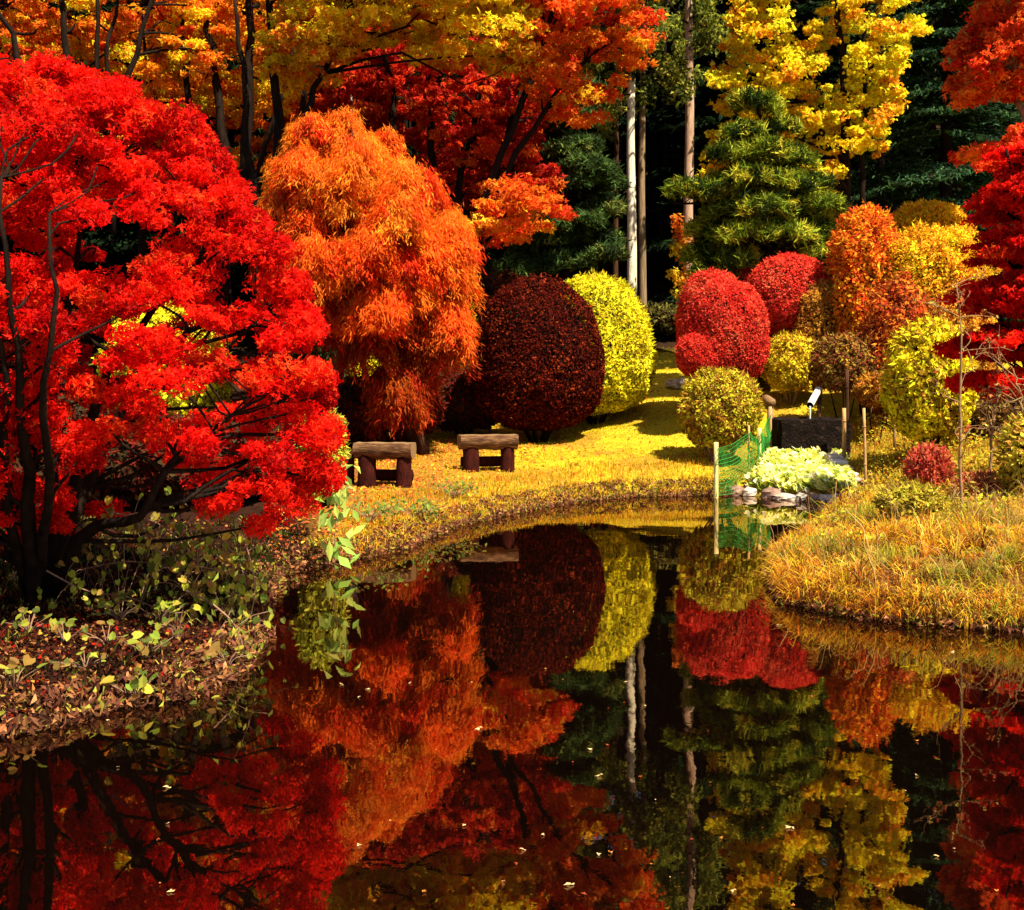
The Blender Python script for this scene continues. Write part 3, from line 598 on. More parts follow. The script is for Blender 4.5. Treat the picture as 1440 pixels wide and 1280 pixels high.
pads_tree('pine_tree','cloud pruned green pine with a long low branch reaching left across a pale trunk','pine tree',61,22.5,
  [([(1075,420),(1080,340),(1060,270),(1072,200),(1065,140)],[7,6,5,4,2]),([(1078,300),(1040,283,-.3),(990,286,-.4),(944,284,-.4)],[4,2.5,2,1])],
  [(1066,150,34,0),(1045,190,26,-.3),(1092,185,30,.2),(1030,222,30,-.4),(1075,215,30,-.6),(1112,225,32,0),(1020,262,34,.2),(1060,255,34,-.7),(1105,262,40,-.3),(1140,262,30,.4),(970,272,30,-.4),(1005,276,28,-.4),
   (1030,300,36,-.3),(1080,298,38,-.8),(1130,300,34,0),(1160,290,24,-.3),(1005,330,34,0),(1050,335,38,-.6),(1105,335,40,-.4),(1150,330,34,0),(990,362,28,.1),(1030,370,34,-.4),(1150,362,30,-.2),(1090,368,34,.3),(1000,392,28,-.2),(1170,385,20,0)],
  PG,[4,3,4,2],n=1500,size=.17,w=.07)
pads_tree('conifer_tree','dark green layered conifer between the red maple and the pale trunks','conifer',62,28,
  [([(792,440),(800,330),(805,200),(808,90)],[6,5,4,2])],
  [(800,215,42,0),(830,240,38,-.4),(775,225,30,.4),(820,262,44,-.2),(850,300,30,0),(800,318,44,-.4),(835,335,36,.2),(770,340,34,0),(850,362,26,-.3),(795,375,42,0),(740,350,36,.3),(725,385,36,0),(850,265,26,.6),(800,170,34,0),(815,130,30,0)],
  [(.05,.10,.025),(.09,.15,.03),(.03,.05,.015),(.18,.2,.04)],[4,2,4,1],n=1500,size=.2,w=.08)
def conifer(name,label,x,D,h,seed,R=2.4,pal=None,group=None,n=16000,size=.28,y0=.06):
    r=np.random.default_rng(seed); X=wx(x,D); z=gz(X,D)
    root=thing(name,label,'conifer',(X,D,z),group)
    mb=MB(); P=np.stack([np.full(12,X),np.full(12,D),np.linspace(z-.2,z+h,12)],1); tube(mb,P,np.linspace(.2,.02,12),9,lump=.1,r=r); mb.build('trunk',BARK,root)
    mb=MB(); nb=110; pts=[]; Ts=[]
    t=r.uniform(y0,1,nb)**.9; a=np.arange(nb)*2.4
    per=n//nb
    for ti,ai in zip(t,a):
        L=R*(1-ti)**.8*r.uniform(.75,1.15)+.15; s=np.linspace(0,1,8)
        d=np.array([math.cos(ai),math.sin(ai)])
        q=np.stack([X+d[0]*L*s,D+d[1]*L*s,z+h*ti-L*.32*s**1.3+.1*s],1)
        tube(mb,q,np.linspace(.03,.008,8),4,cap=False,col=(.03,.015,.01))
        u=r.uniform(.1,1,per)**.7
        c=np.stack([np.interp(u,s,q[:,0]),np.interp(u,s,q[:,1]),np.interp(u,s,q[:,2])],1)
        side=np.array([-d[1],d[0],0])*r.normal(size=(per,1))*.28*L*(1.1-u[:,None]*.6)
        c=c+side+np.array([0,0,-.06])*np.abs(r.normal(size=(per,1)))
        pts.append(c); Ts.append(np.tile([d[0]*.6,d[1]*.6,-.45],(per,1))+side/np.maximum(L,.3))
    P=np.concatenate(pts); T=np.concatenate(Ts)+rdir(r,len(P))*.4
    leaves(mb,P,np.array([0,0,1.])+rdir(r,len(P))*.8,size*r.uniform(.6,1.3,len(P)),palcol(r,len(P),pal or [(.008,.018,.006),(.014,.03,.009),(.004,.008,.003)],jit=.3),r,'oval',T,.13)
    mb.build('crown',NEEDLE,root); return root
conifer('conifer_tree','dark spruce rising behind the golden mounds on the right',1330,29,13,71,R=3.2,n=42000,size=.22,pal=[(.03,.075,.03),(.05,.11,.04),(.015,.03,.015)])
conifer('conifer_tree','dark spruce at the right behind the orange red maple',1425,31,14,72,R=3.0,n=30000,size=.24,pal=[(.025,.06,.025),(.045,.09,.035),(.015,.03,.012)])
# forest of dark conifers on the slope behind
proto=conifer('forest_conifer','black green conifer in the shaded forest behind the trunks',960,44,17,73,R=3.0,group='dark forest conifers',n=15000,size=.42,y0=.03)
r=np.random.default_rng(9)
def copy_tree(root,loc,rz,sc):
    c=root.copy(); C.objects.link(c); c.location=loc; c.rotation_euler=(0,0,rz); c.scale=(sc,sc,sc)
    for ch in root.children:
        d=ch.copy(); C.objects.link(d); d.parent=c
    return c
slots=[(D,x) for D,step in ((38,2.6),(43,3.0),(50,3.6)) for x in np.arange(-22,24,step)]
for D,x in slots:
    X=x+r.uniform(-.7,.7); Y=D+r.uniform(-1.5,1.5)
    if abs(X-3.2)<2.0 and Y<42: continue
    copy_tree(proto,(X,Y,gz(X,Y)),r.uniform(0,6.28),r.uniform(.85,1.25))

# tall bare trunked cedars
def cedar(label,x,D,rpx,ylow,matl,seed,spray,pal,h=17,n=9000,lean=0):
    r=np.random.default_rng(seed); X=wx(x,D); z=gz(X,D)
    root=thing('cedar_tree',label,'cedar',(X,D,z),'tall bare trunked cedars')
    R=rpx*D/F; mb=MB(); m=22
    t=np.linspace(0,1,m); P=np.stack([X+lean*t*h+.02*np.sin(t*17+seed),np.full(m,D)+.02*np.cos(t*13),z-.2+t*(h+.2)],1)
    tube(mb,P,R*(1.18-.85*t+.25*np.exp(-t*30)),14,lump=.05,r=r)
    zl=wz(ylow,D); k=46
    zc=r.uniform(zl+.5,z+h,k); a=r.uniform(0,2*np.pi,k); Lr=r.uniform(.5,1.8,k)
    Cn=np.stack([X+np.cos(a)*Lr,D+np.sin(a)*Lr,zc-.25*Lr],1)
    for sx,sy in spray: Cn=np.vstack([Cn,W(sx,sy,D-.8)])
    for c in Cn:
        a0=np.array([X,D,min(c[2]+.5,z+h-.2)]); tube(mb,curve([a0,(a0+c)/2+np.array([0,0,.15]),c],6),np.linspace(.03,.008,6),5,cap=False,mat=1)
    mb.build('trunk',[matl,BARK],root)
    mb=MB(); Rd=np.tile([.42,.42,.4],(len(Cn),1))*r.uniform(.7,1.2,(len(Cn),1))
    clump_leaves(mb,Cn,Rd,n//len(Cn),.13,pal,None,r,'oval',.34,up=.4,mix=.5,jit=.4,Tdir=(0,0,-.7))
    mb.build('crown',LEAF,root)
GP=[(.14,.18,.025),(.24,.27,.03),(.08,.10,.02),(.36,.34,.04)]
cedar('pale straight cream trunk standing left of the dark forest opening',888,33,6.2,120,BARKP,81,[(880,100),(905,60),(850,170),(860,150),(920,30)],GP)
cedar('slim brown trunk just right of the pale cream trunk',903,34.5,5.0,125,BARKB,82,[(912,120),(930,90),(900,140)],GP)
cedar('tall trunk pale at the foot and reddish above, behind the tip of the pine branch',968,31,7.0,100,noise_mat('rosy_bark',[(.3,(.24,.13,.08)),(.6,(.42,.28,.18)),(.8,(.6,.48,.36))],4,(5,5,.6),bump=.7),83,[(960,115),(945,100),(985,60),(955,130)],GP,lean=.003)
cedar('thin dark red trunk beside the layered conifer',866,35.5,3.8,150,BARKR,84,[(852,190),(858,140)],GP,n=5000)
cedar('dark trunk deep in the shade of the forest opening',935,41,4.5,60,BARK,85,[],[(.05,.07,.02),(.08,.1,.02)],n=5000)
cedar('pale mottled trunk showing through the orange maples at the top',497,28.5,4.5,20,BARKP,86,[],[(.3,.2,.03),(.2,.2,.03)],n=4000)
cedar('dark brown trunk rising behind the yellow tree',1240,33,5.5,120,BARK,87,[],[(.05,.08,.02),(.08,.1,.03)],n=5000)
# climbing vine with orange leaves on the rosy trunk
r=np.random.default_rng(88); root=thing('climbing_vine','orange and yellow leafed vine climbing the trunk beside the crimson domes','vine',tuple(W(962,455,30.6)))
root.location.z=gz(root.location.x,root.location.y)
mb=MB(); p=curve([W(962,470,30.6),W(958,420,30.6),W(965,360,30.6),W(960,310,30.6)],12); tube(mb,p,.015,5); mb.build('stem',TWIG,root)
mb=MB(); Cn=np.array([W(x,y,30.55) for x,y in ((953,312),(956,330),(950,350),(960,360),(948,388),(957,395),(955,410),(962,425),(967,385),(965,345))]); clump_leaves(mb,Cn,np.tile([.2,.15,.24],(len(Cn),1)),70,.11,[(.88,.4,.02),(.8,.2,.02),(.8,.6,.03)],None,r,'oval',.4); mb.build('foliage',LEAF,root)

# dark trunks at the left of the weeping maple
for i,(x,yt,yb,D,rp,lab) in enumerate(((477,420,600,20.5,5.5,'short dark trunk standing left of the weeping maple'),)):
    r=np.random.default_rng(90+i); st=[stem_px([(x,yb),(x+1,500),(x-2,yt),(x+8,300)],D,[rp,rp,rp*.8,rp*.4],10,.02,r)]
    tree('small_tree',lab,'tree',st,(np.array([W(x+dx,yy,D) for dx,yy in ((-10,330),(12,310),(0,290),(-20,360),(25,345))]),np.tile([.4,.4,.3],(5,1))),240,.1,[(.5,.04,.015),(.4,.1,.02)],None,r,nb=4)

# ------------------------------------------------------------------ log benches
def bench(x0,x1,ytop,yfoot,D,label,rz,seed,leaf=False):
    r=np.random.default_rng(seed); s=D/F
    xc=wx((x0+x1)/2,D); z=gz(xc,D); L=(x1-x0)*s/math.cos(rz); zt=wz(ytop,D)-z; R=.125
    root=thing('log_bench',label,'bench',(xc,D,z),'split log benches')
    def local(mb,name,m):
        o=mb.build(name,m); o.parent=root; return o
    # seat: log sawn flat on top
    mb=MB(); n=15; sd=16; xs=np.linspace(-L/2,L/2,n); th=np.linspace(math.radians(-215),math.radians(35),sd)
    V=[]
    for i,xx in enumerate(xs):
        k=1+.03*math.sin(i*1.1+seed); 
        for j,t in enumerate(th):
            rr=R*k*(1+.03*r.uniform(-1,1)); V.append((xx,math.cos(t)*rr*1.25,zt-R*.62+math.sin(t)*rr))
    V=np.array(V); i=np.arange(n-1)[:,None]*sd; j=np.arange(sd-1)[None,:]
    q=np.stack([i+j,i+j+1,i+sd+j+1,i+sd+j],-1).reshape(-1,4)
    mb.add(V,[q],mat=0,smooth=True)
    tq=np.stack([np.arange(n-1)*sd,np.arange(n-1)*sd+sd-1,np.arange(1,n)*sd+sd-1,np.arange(1,n)*sd],1)
    mb.add(V,[tq],mat=1); mb.add(V,[np.arange(sd)[None,:],(np.arange(sd)+(n-1)*sd)[None,::-1]],mat=1)
    local(mb,'seat',[WOOD,CUT])
    for k,sx in enumerate((-.30,.34)):
        mb=MB(); hh=zt-R*1.35; m=6; P=np.stack([np.full(m,sx*L),np.full(m,-.02),np.linspace(-.05,hh+.04,m)],1)
        tube(mb,P,np.array([.105,.1,.095,.095,.092,.09])*(1 if k else 1.15),14,lump=.06,r=r); local(mb,'leg',LEGW)
    mb=MB(); P=np.stack([np.linspace(-L*.42,L*.42,5),np.full(5,.2),np.full(5,.12)],1); tube(mb,P,.07,10,lump=.06,r=r); local(mb,'rear_log',LEGW)
    root.rotation_euler=(0,0,rz)
bench(500,582,622,680,14.4,'weathered log bench on two reddish stump legs, under the weeping maple',math.radians(-8),3)
bench(646,726,611,664,16.0,'weathered log bench on two reddish stump legs, beside the dark crimson dome',math.radians(12),4)
mb=MB(); r=np.random.default_rng(2); X,D=wx(488,14.6),14.6; zz=gz(X,D); tube(mb,[(X,D,zz-.05),(X,D,zz+.15),(X,D,zz+.3),(X+.01,D,wz(634,D))],[.095,.09,.09,.085],14,lump=.05,r=r)
tag(mb.build('wooden_post',LEGW,origin=(X,D,zz)),'short reddish wooden post left of the log bench under the weeping maple','post')

# ------------------------------------------------------------------ stone trough, spout, netting, stakes
def rough_box(mb,c,hx,hy,hz,r,amp=.015,nx=14,ny=6,nz=8,mat=0):
    for ax,sg in ((0,-1),(0,1),(1,-1),(1,1),(2,-1),(2,1)):
        u,v=[(1,2),(0,2),(0,1)][ax]; hs=(hx,hy,hz); nn=(nx,ny,nz)
        U,Vv=np.meshgrid(np.linspace(-1,1,nn[u]),np.linspace(-1,1,nn[v])); P=np.zeros(U.shape+(3,))
        P[...,u]=U*hs[u]; P[...,v]=Vv*hs[v]; P[...,ax]=sg*hs[ax]
        Q=P.reshape(-1,3); k=amp*np.stack([vnoise(Q[:,1]*7+Q[:,2]*5,Q[:,0]*6,1,s+3*c[0]) for s in (1,2,3)],1)
        # round the corners a little
        m=np.max(np.abs(Q)/np.array(hs),axis=1); e=np.sort(np.abs(Q)/np.array(hs),axis=1)[:,1]
        Q=Q*(1-.05*np.clip((e-.85)/.15,0,1)[:,None])+k+np.array(c)
        a,b=U.shape; i=(np.arange(a-1)[:,None]*b+np.arange(b-1)[None,:]).ravel(); q=np.stack([i,i+1,i+b+1,i+b],1)
        mb.add(Q,q,mat=mat,smooth=True)
D=18.1; Xa,Xb=wx(1088,D),wx(1187,D); zt=wz(588,D); zb=wz(648,D); Xc=(Xa+Xb)/2; zg=min(zb,gz(Xc,D-.3))
root=thing('stone_trough','black mossy stone water trough under the bamboo spout','trough',(Xc,D,zg)); r=np.random.default_rng(3)
mb=MB(); hx=(Xb-Xa)/2; hz=(zt-zg)/2+.05; zc=zt-hz; t=.09
rough_box(mb,(Xc,D-.32,zc),hx,t,hz,r); rough_box(mb,(Xc,D+.32,zc),hx,t,hz,r)
rough_box(mb,(Xc-hx+t,D,zc),t,.25,hz-.004,r); rough_box(mb,(Xc+hx-t,D,zc),t,.25,hz-.004,r); rough_box(mb,(Xc,D,zg+.1),hx-t,.24,.1,r)
mb.build('basin',STONE,root)
mb=MB(); mb.add([(Xc-hx+.15,D-.25,zt-.04),(Xc+hx-.15,D-.25,zt-.04),(Xc+hx-.15,D+.25,zt-.04),(Xc-hx+.15,D+.25,zt-.04)],np.array([[0,1,2,3]])); mb.build('trough_water',bpy.data.materials['pond_water'],root)
# spout
a=W(1139,570,18.15); b=W(1151,548,18.75)
root=thing('bamboo_spout','pale bamboo pipe pouring water into the stone trough','water spout',(b[0],b[1],gz(b[0],b[1])))
mb=MB(); P=curve([a,(a+b)/2,b],9); tube(mb,P,.052,14,cap=False); tube(mb,P,.040,14,cap=False,mat=1)
th=np.linspace(0,2*np.pi,14,endpoint=False)
for q in (3,6): tube(mb,[P[q]-(P[q+1]-P[q])*.08,P[q]+(P[q+1]-P[q])*.08],.057,14)
mb.build('pipe',[PIPE,BARK],root)
mb=MB(); tube(mb,[(b[0],b[1]-.03,gz(b[0],b[1])-.1),(b[0],b[1]-.03,b[2]-.06)],.03,8); mb.build('prop',BARKR,root)
wm,nt,N_,L_=mat('falling_water'); p=N_.new('ShaderNodeBsdfPrincipled'); p.inputs['Base Color'].default_value=(.85,.88,.9,1); p.inputs['Roughness'].default_value=.1; p.inputs['Transmission Weight'].default_value=.6; o=N_.new('ShaderNodeOutputMaterial'); L_.new(p.outputs[0],o.inputs[0])
mb=MB(); tube(mb,curve([a+[0,-.01,-.02],a+[-.01,-.05,-.1],[a[0]-.015,a[1]-.07,zt-.04]],8),[.016,.015,.013,.012,.014,.012,.012,.016],8); mb.build('water_stream',wm,root)
# cut log end beside trough
mb=MB(); c=W(1083,566,18.3); g=gz(c[0],c[1]); tube(mb,[(c[0],c[1],g-.05),(c[0],c[1],c[2]-.02)],.05,10,lump=.05,r=r); tube(mb,[c+[0,-.06,0],c+[0,.3,.04]],.075,14,mat=1,lump=.04,r=r)
tag(mb.build('log_stub',[TWIG,CUT],origin=(c[0],c[1],g)),'short sawn log end sitting at the left corner of the stone trough','log')
def stake(x,yt,yb,D,rpx,label,m=STAKE,lean=0):
    X=wx(x,D); g=gz(X,D); zt=wz(yt,D); zb=min(g,wz(yb,D))-.05; R=rpx*D/F
    P=np.stack([np.linspace(X,X+lean,6),np.full(6,D),np.linspace(zb,zt,6)],1)
    mb=MB(); tube(mb,P,np.linspace(R*1.05,R*.92,6),10,lump=.03,r=np.random.default_rng(int(x)))
    for k in (2,4): tube(mb,[P[k]-[0,0,.008],P[k]+[0,0,.008]],R*1.12,10)
    return tag(mb.build('garden_stake',m,origin=(X,D,g)),label,'stake','garden stakes around the trough')
stake(1218,574,695,15.6,2.2,'thin stake on the grass right of the trough leaf bed',STAKEO,-.03)
stake(1187,574,660,17.2,3.0,'stout orange brown stake at the right front corner of the stone trough',STAKEO)
stake(1191,520,600,18.0,3.0,'dark tall stake behind the right corner of the trough',BARKR)
# netting fence
root=thing('netting_fence','green garden netting on bamboo stakes left of the stone trough','fence',(wx(1007,15.9),15.9,gz(wx(1007,15.9),15.9)))
posts=[(1007,622,700,15.95,3.2,STAKE),(1053,598,672,16.8,1.6,STAKEO),(1068,602,655,17.3,2.6,STAKE),(1083,572,640,18.0,2.4,STAKEO)]
for x,yt,yb,D,rp,m in posts:
    mb=MB(); X=wx(x,D); g=min(gz(X,D),0 if x==1007 else 9); tube(mb,np.stack([np.full(5,X),np.full(5,D),np.linspace(g-.15,wz(yt,D),5)],1),rp*D/F,10,lump=.04,r=r); mb.build('stake',m,root)
mb=MB(); r=np.random.default_rng(31)
for (x0,yt0,_,D0,_,_),(x1,yt1,_,D1,_,_) in zip(posts[:-1],posts[1:]):
    A=np.array([wx(x0,D0),D0-.04]); B=np.array([wx(x1,D1),D1-.04]); Ln=np.linalg.norm(B-A)
    t0=wz(yt0,D0)-.08; t1=wz(yt1,D1)-.1; nn=max(4,int(Ln/.045))
    def pt(u,v):
        xy=A+(B-A)*u; g=max(gz(*xy),.02)+.01; top=t0+(t1-t0)*u-.05*math.sin(u*math.pi)
        return np.array([xy[0]+.02*math.sin(v*9+u*4),xy[1]+.03*math.sin(u*12+v*5),g+(top-g)*v])
    for i in range(nn+1):
        tube(mb,[pt(i/nn,v) for v in np.linspace(0,1,6)],.0042,3,cap=False)
    for k in range(13):
        tube(mb,[pt(u,k/12) for u in np.linspace(0,1,8)],.0042,3,cap=False)
mb.build('netting',NETM,root)

# ------------------------------------------------------------------ rocks
def rock(name,c,s,seed,m,label,group='stones along the pond edge'):
    r=np.random.default_rng(seed); nu,nv=14,9; vs=[]
    for ph in np.linspace(-np.pi/2,np.pi/2,nv):
        for t in np.linspace(0,2*np.pi,nu,endpoint=False):
            d=np.array([math.cos(ph)*math.cos(t),math.cos(ph)*math.sin(t),math.sin(ph)])
            k=1+.18*math.sin(d[0]*3+seed)*math.cos(d[1]*4+seed*2)+.1*math.sin(d[2]*6+d[0]*5+seed)
            d=np.sign(d)*np.abs(d)**.8
            vs.append(np.array(c)+d*np.array(s)*k)
    i=np.arange(nv-1)[:,None]*nu; j=np.arange(nu)[None,:]
    q=np.stack([i+j,i+(j+1)%nu,i+nu+(j+1)%nu,i+nu+j],-1).reshape(-1,4)
    mb=MB(); mb.add(vs,q,smooth=False); return tag(mb.build(name,m,origin=c),label,'stone',group)
def onshore(x,y,dz=0):
    a,b=shore(x,y)
    while sdist(np.array([a]),np.array([b]))[0]>.02: b-=.02
    return (a,b,dz)
rock('flat_stone',(wx(955,24),24,gz(wx(955,24),24)+.08),(.24,.2,.10),1,ROCK,'flat pale layered stone slab beside the grassy path','path stones')
rock('shore_rock',onshore(1073,694,.04),(.14,.12,.09),2,ROCKD,'rounded brown stone at the water line right of the green netting')
rock('shore_rock',onshore(1098,698,.02),(.17,.12,.055),3,ROCK,'flat white stone at the water line below the pale leaf bed')
rock('shore_rock',onshore(1225,703,.03),(.13,.12,.06),4,ROCK,'pale stone at the foot of the thin stake')
xs=[(1030,695,.1),(1050,696,.08),(1120,702,.07),(1137,704,.08),(1152,705,.07),(1166,706,.08),(1180,706,.08),(1198,706,.08),(1212,705,.07),(1240,705,.08)]
for i,(x,y,s) in enumerate(xs):
    rock('shore_rock',onshore(x,y-.5,.045),(s*1.15,s*.9,s*.85),20+i,ROCK if i%3 else ROCKD,'small pale and brown stones lining the water under the leaf bed','small stones edging the leaf bed')
# white slab edging running from the trough down to the water
mb=MB(); r=np.random.default_rng(6)
pa=W(1168,646,17.2); pb=W(1204,696,16.0)
pa[2]=gz(pa[0],pa[1])+.12; pb[2]=.13
root=thing('stone_edging','white stone edging sloping down the right side of the pale leaf bed','stone edging',tuple((pa+pb)/2))
for k in range(5):
    c=pa+(pb-pa)*(k+.5)/5+[0,0,.02]; mb=MB(); rough_box(mb,tuple(c),.10,.14,.07,r,amp=.012,nx=6,ny=6,nz=4); o=mb.build('stone',PIPE if k%2 else ROCK,root)
# round stone before trough
rock('round_stone',tuple(W(1161,632,17.5)),(.075,.07,.12),9,STONE,'dark upright rounded stone leaning on the trough front',None)
# bed of pale leaves
r=np.random.default_rng(14); mb=MB()
quad=np.array([shore(1045,699),shore(1080,701),shore(1205,708),(wx(1185,17.7),17.7),(wx(1082,17.7),17.7)]); n=2600
X=r.uniform(quad[:,0].min(),quad[:,0].max(),n*2); Y=r.uniform(quad[:,1].min(),quad[:,1].max(),n*2); k=inpoly(quad,X,Y)&(sdist(X,Y)>.08); X=X[k][:n]; Y=Y[k][:n]; Z=ground(X,Y)+r.uniform(.03,.13,len(X))
P=np.stack([X,Y,Z],1)
leaves(mb,P,np.array([.3,-.5,.7])+rdir(r,len(P))*.5,r.uniform(.06,.13,len(P)),palcol(r,len(P),[(.70,.68,.12),(.86,.82,.30),(.34,.40,.04),(.92,.88,.55)],[4,3,3,2],jit=.12),r,'heart')
tag(mb.build('ground_cover',LEAF),'bed of pale green rounded leaves below the stone trough','ground cover',kind='stuff')

# ------------------------------------------------------------------ grasses
def scatter(xr,yr,n,r,cond): 
    X=r.uniform(*xr,n); Y=r.uniform(*yr,n); s=sdist(X,Y); k=cond(X,Y,s)&(s>.01); return X[k],Y[k],s[k]
def blades(mb,X,Y,L,wd,pal,wts,r,lean=.5,jit=.3,arch=.4):
    n=len(X); Z=ground(X,Y)-.01; P=np.stack([X,Y,Z],1)
    a=r.uniform(0,2*np.pi,n); d=np.stack([np.cos(a),np.sin(a),np.zeros(n)],1); L=(L*r.uniform(.5,1.3,n))[:,None]
    ln=r.uniform(0,lean,n)[:,None]; side=np.stack([-np.sin(a),np.cos(a),np.zeros(n)],1)
    # width faces roughly any way
    w=(wd*r.uniform(.6,1.3,n))[:,None]; sd=norm(side+rdir(r,n)*.5)
    up=np.array([0,0,1.])
    M=P+up*L*.55+d*L*ln*.35; Tp=P+up*L*(1-arch*ln)+d*L*ln
    V=np.stack([P-sd*w*.5,P+sd*w*.5,M+sd*w*.4,M-sd*w*.4,Tp],1)
    b=(np.arange(n)*5)[:,None]
    mb.add(V.reshape(-1,3),[b+np.array([0,1,2,3]),b+np.array([3,2,4])],np.repeat(palcol(r,n,pal,wts,jit=jit),5,0))
r=np.random.default_rng(15)
def pxof(X,Y): return 720+X*F/Y
# far lawn
mb=MB(); X,Y,s=scatter((-4,6),(13,32),150000,r,lambda X,Y,s:(pxof(X,Y)>500)&(pxof(X,Y)<1110)&~((pxof(X,Y)>1068)&(Y<18)))
blades(mb,X,Y,.036,.012,[(.72,.60,.02),(.74,.48,.02),(.46,.50,.025),(.6,.24,.02)],[5,2,4,.6],r)
X,Y,s=scatter((-4,4),(10,18),60000,r,lambda X,Y,s:(s<.9)&(pxof(X,Y)>480)&(pxof(X,Y)<1010))
blades(mb,X,Y,.085,.010,[(.72,.48,.02),(.74,.36,.02),(.40,.38,.03),(.4,.14,.02)],[5,3,2,2],r)
tag(mb.build('lawn_grass',LEAF),'short yellow and orange tinted grass between the benches and the path','grass',kind='stuff')
mb=MB(); X,Y,s=scatter((3,9),(12.5,20),60000,r,lambda X,Y,s:(pxof(X,Y)>1195)&(Y<19))
blades(mb,X,Y,.12,.014,[(.6,.44,.04),(.62,.3,.03),(.42,.42,.05),(.5,.18,.03)],[5,3,3,2],r)
DG=[(.80,.44,.02),(.72,.27,.02),(.56,.44,.02),(.36,.10,.015),(.86,.60,.08),(.14,.05,.012)]
X,Y,s=scatter((1.6,9.5),(7.4,13.5),60000,r,lambda X,Y,s:(pxof(X,Y)>1060)&(pxof(X,Y)<1600))
blades(mb,X,Y,.07+.05*np.clip(vnoise(X,Y,2.9,2),-1,1),.008,DG,[5,4,3,3,2,2],r,lean=1.3,arch=.45)
X,Y,s=scatter((1.6,9.5),(7.4,13.5),5200,r,lambda X,Y,s:(pxof(X,Y)>1060)&(pxof(X,Y)<1600))
def tussocks(mb,X,Y,per,L,wd,pal,wts,r):
    n=len(X); Lk=np.repeat(L*r.uniform(.5,1.35,n),per); ci=np.repeat(r.choice(len(pal),size=n,p=np.array(wts)/sum(wts)),per)
    Xc=np.repeat(X,per); Yc=np.repeat(Y,per); Z=ground(X,Y); Zc=np.repeat(Z,per); m=n*per
    a=r.uniform(0,2*np.pi,m); d=np.stack([np.cos(a),np.sin(a),np.zeros(m)],1); q=r.uniform(0,1,(m,1))
    P=np.stack([Xc,Yc,Zc-.01],1)+d*q*.04; L_=(Lk*r.uniform(.5,1.2,m))[:,None]; ln=q*1.1+.15; up=np.array([0,0,1.]); wb=rdir(r,m)*.12*L_
    sd=norm(np.stack([-d[:,1],d[:,0],np.zeros(m)],1)+rdir(r,m)*.5); w=(wd*r.uniform(.6,1.3,m))[:,None]
    M1=P+up*L_*.45+d*L_*ln*.2+wb*.4; M2=P+up*L_*(.72-.12*ln)+d*L_*ln*.5+wb; Tp=P+up*L_*(.85-.5*ln)+d*L_*ln*.85+wb*1.4
    V=np.stack([P-sd*w*.5,P+sd*w*.5,M1+sd*w*.5,M1-sd*w*.5,M2+sd*w*.38,M2-sd*w*.38,Tp],1); b=(np.arange(m)*7)[:,None]
    k=r.uniform(size=m)<.3; ci[k]=r.choice(len(pal),size=k.sum(),p=np.array(wts)/sum(wts))
    mb.add(V.reshape(-1,3),[b+np.array([0,1,2,3]),b+np.array([3,2,4,5]),b+np.array([5,4,6])],np.repeat(palcol(r,m,pal,idx=ci,jit=.3),7,0))
LL=.12+.16*np.clip(vnoise(X,Y,1.7,8)+.45,0,1.2)
k=r.uniform(size=len(X))>np.clip((vnoise(X,Y,3.4,11)-.15)*1.6,0,.92); X=X[k]; Y=Y[k]; LL=LL[k]*r.uniform(.7,1.3,k.sum())
g_=(vnoise(X,Y,1.3,5)>.15)
tussocks(mb,X[~g_],Y[~g_],24,LL[~g_],.007,DG,[5,4,3,3,2,3],r); tussocks(mb,X[g_],Y[g_],26,LL[g_],.007,[(.34,.34,.03),(.5,.42,.03),(.2,.12,.02),(.62,.3,.04)],[4,3,3,2],r)
k=r.permutation(len(X))[:260]; tussocks(mb,X[k],Y[k],4,.42,.004,[(.7,.5,.2),(.4,.2,.06),(.6,.3,.1)],None if 0 else [3,2,2],r)
def shore_pts(n,r,lo,hi,cond):
    A=PA; B=np.roll(PA,-1,0); L=np.linalg.norm(B-A,axis=1); i=r.choice(len(A),size=n,p=L/L.sum()); t=r.uniform(0,1,(n,1)); P=A[i]+(B[i]-A[i])*t
    e=(B[i]-A[i])/L[i][:,None]; nn=np.stack([e[:,1],-e[:,0]],1); off=r.uniform(lo,hi,(n,1)); Q1=P+nn*off; s1=sdist(Q1[:,0],Q1[:,1]); Q=np.where((s1*np.sign(off[:,0])>0)[:,None],Q1,P-nn*off)
    k=cond(Q[:,0],Q[:,1]); return Q[k,0],Q[k,1]
X,Y=shore_pts(9000,r,0,.18,lambda X,Y:(pxof(X,Y)>1080)&(Y>7)&(Y<15)&(pxof(X,Y)<1650))
tussocks(mb,X,Y,16,.15,.006,DG,[4,4,2,4,2,3],r)
X,Y,s=scatter((2,9),(9,19.5),60000,r,lambda X,Y,s:(pxof(X,Y)>1150)&(pxof(X,Y)<1560)&((Y>12)|(vnoise(X,Y,2.1,3)>.25))&~((Y>15.3)&(pxof(X,Y)<1205)))
hz=r.uniform(0,1,len(X))**.7*(.08+.2*np.clip(vnoise(X,Y,1.6,9)+.5,0,1.2))
P=np.stack([X,Y,ground(X,Y)+hz],1)
leaves(mb,P,np.array([.2,-.2,.6])+rdir(r,len(P))*.9,r.uniform(.02,.055,len(P)),palcol(r,len(P),[(.72,.62,.03),(.56,.52,.03),(.74,.40,.03),(.36,.32,.03),(.6,.2,.03),(.25,.10,.02)],[4,4,3,3,1.5,2],jit=.3),r,'oval',None,.32)
tag(mb.build('dry_grass',LEAF),'tangled golden dry grass covering the right bank','grass',kind='stuff')
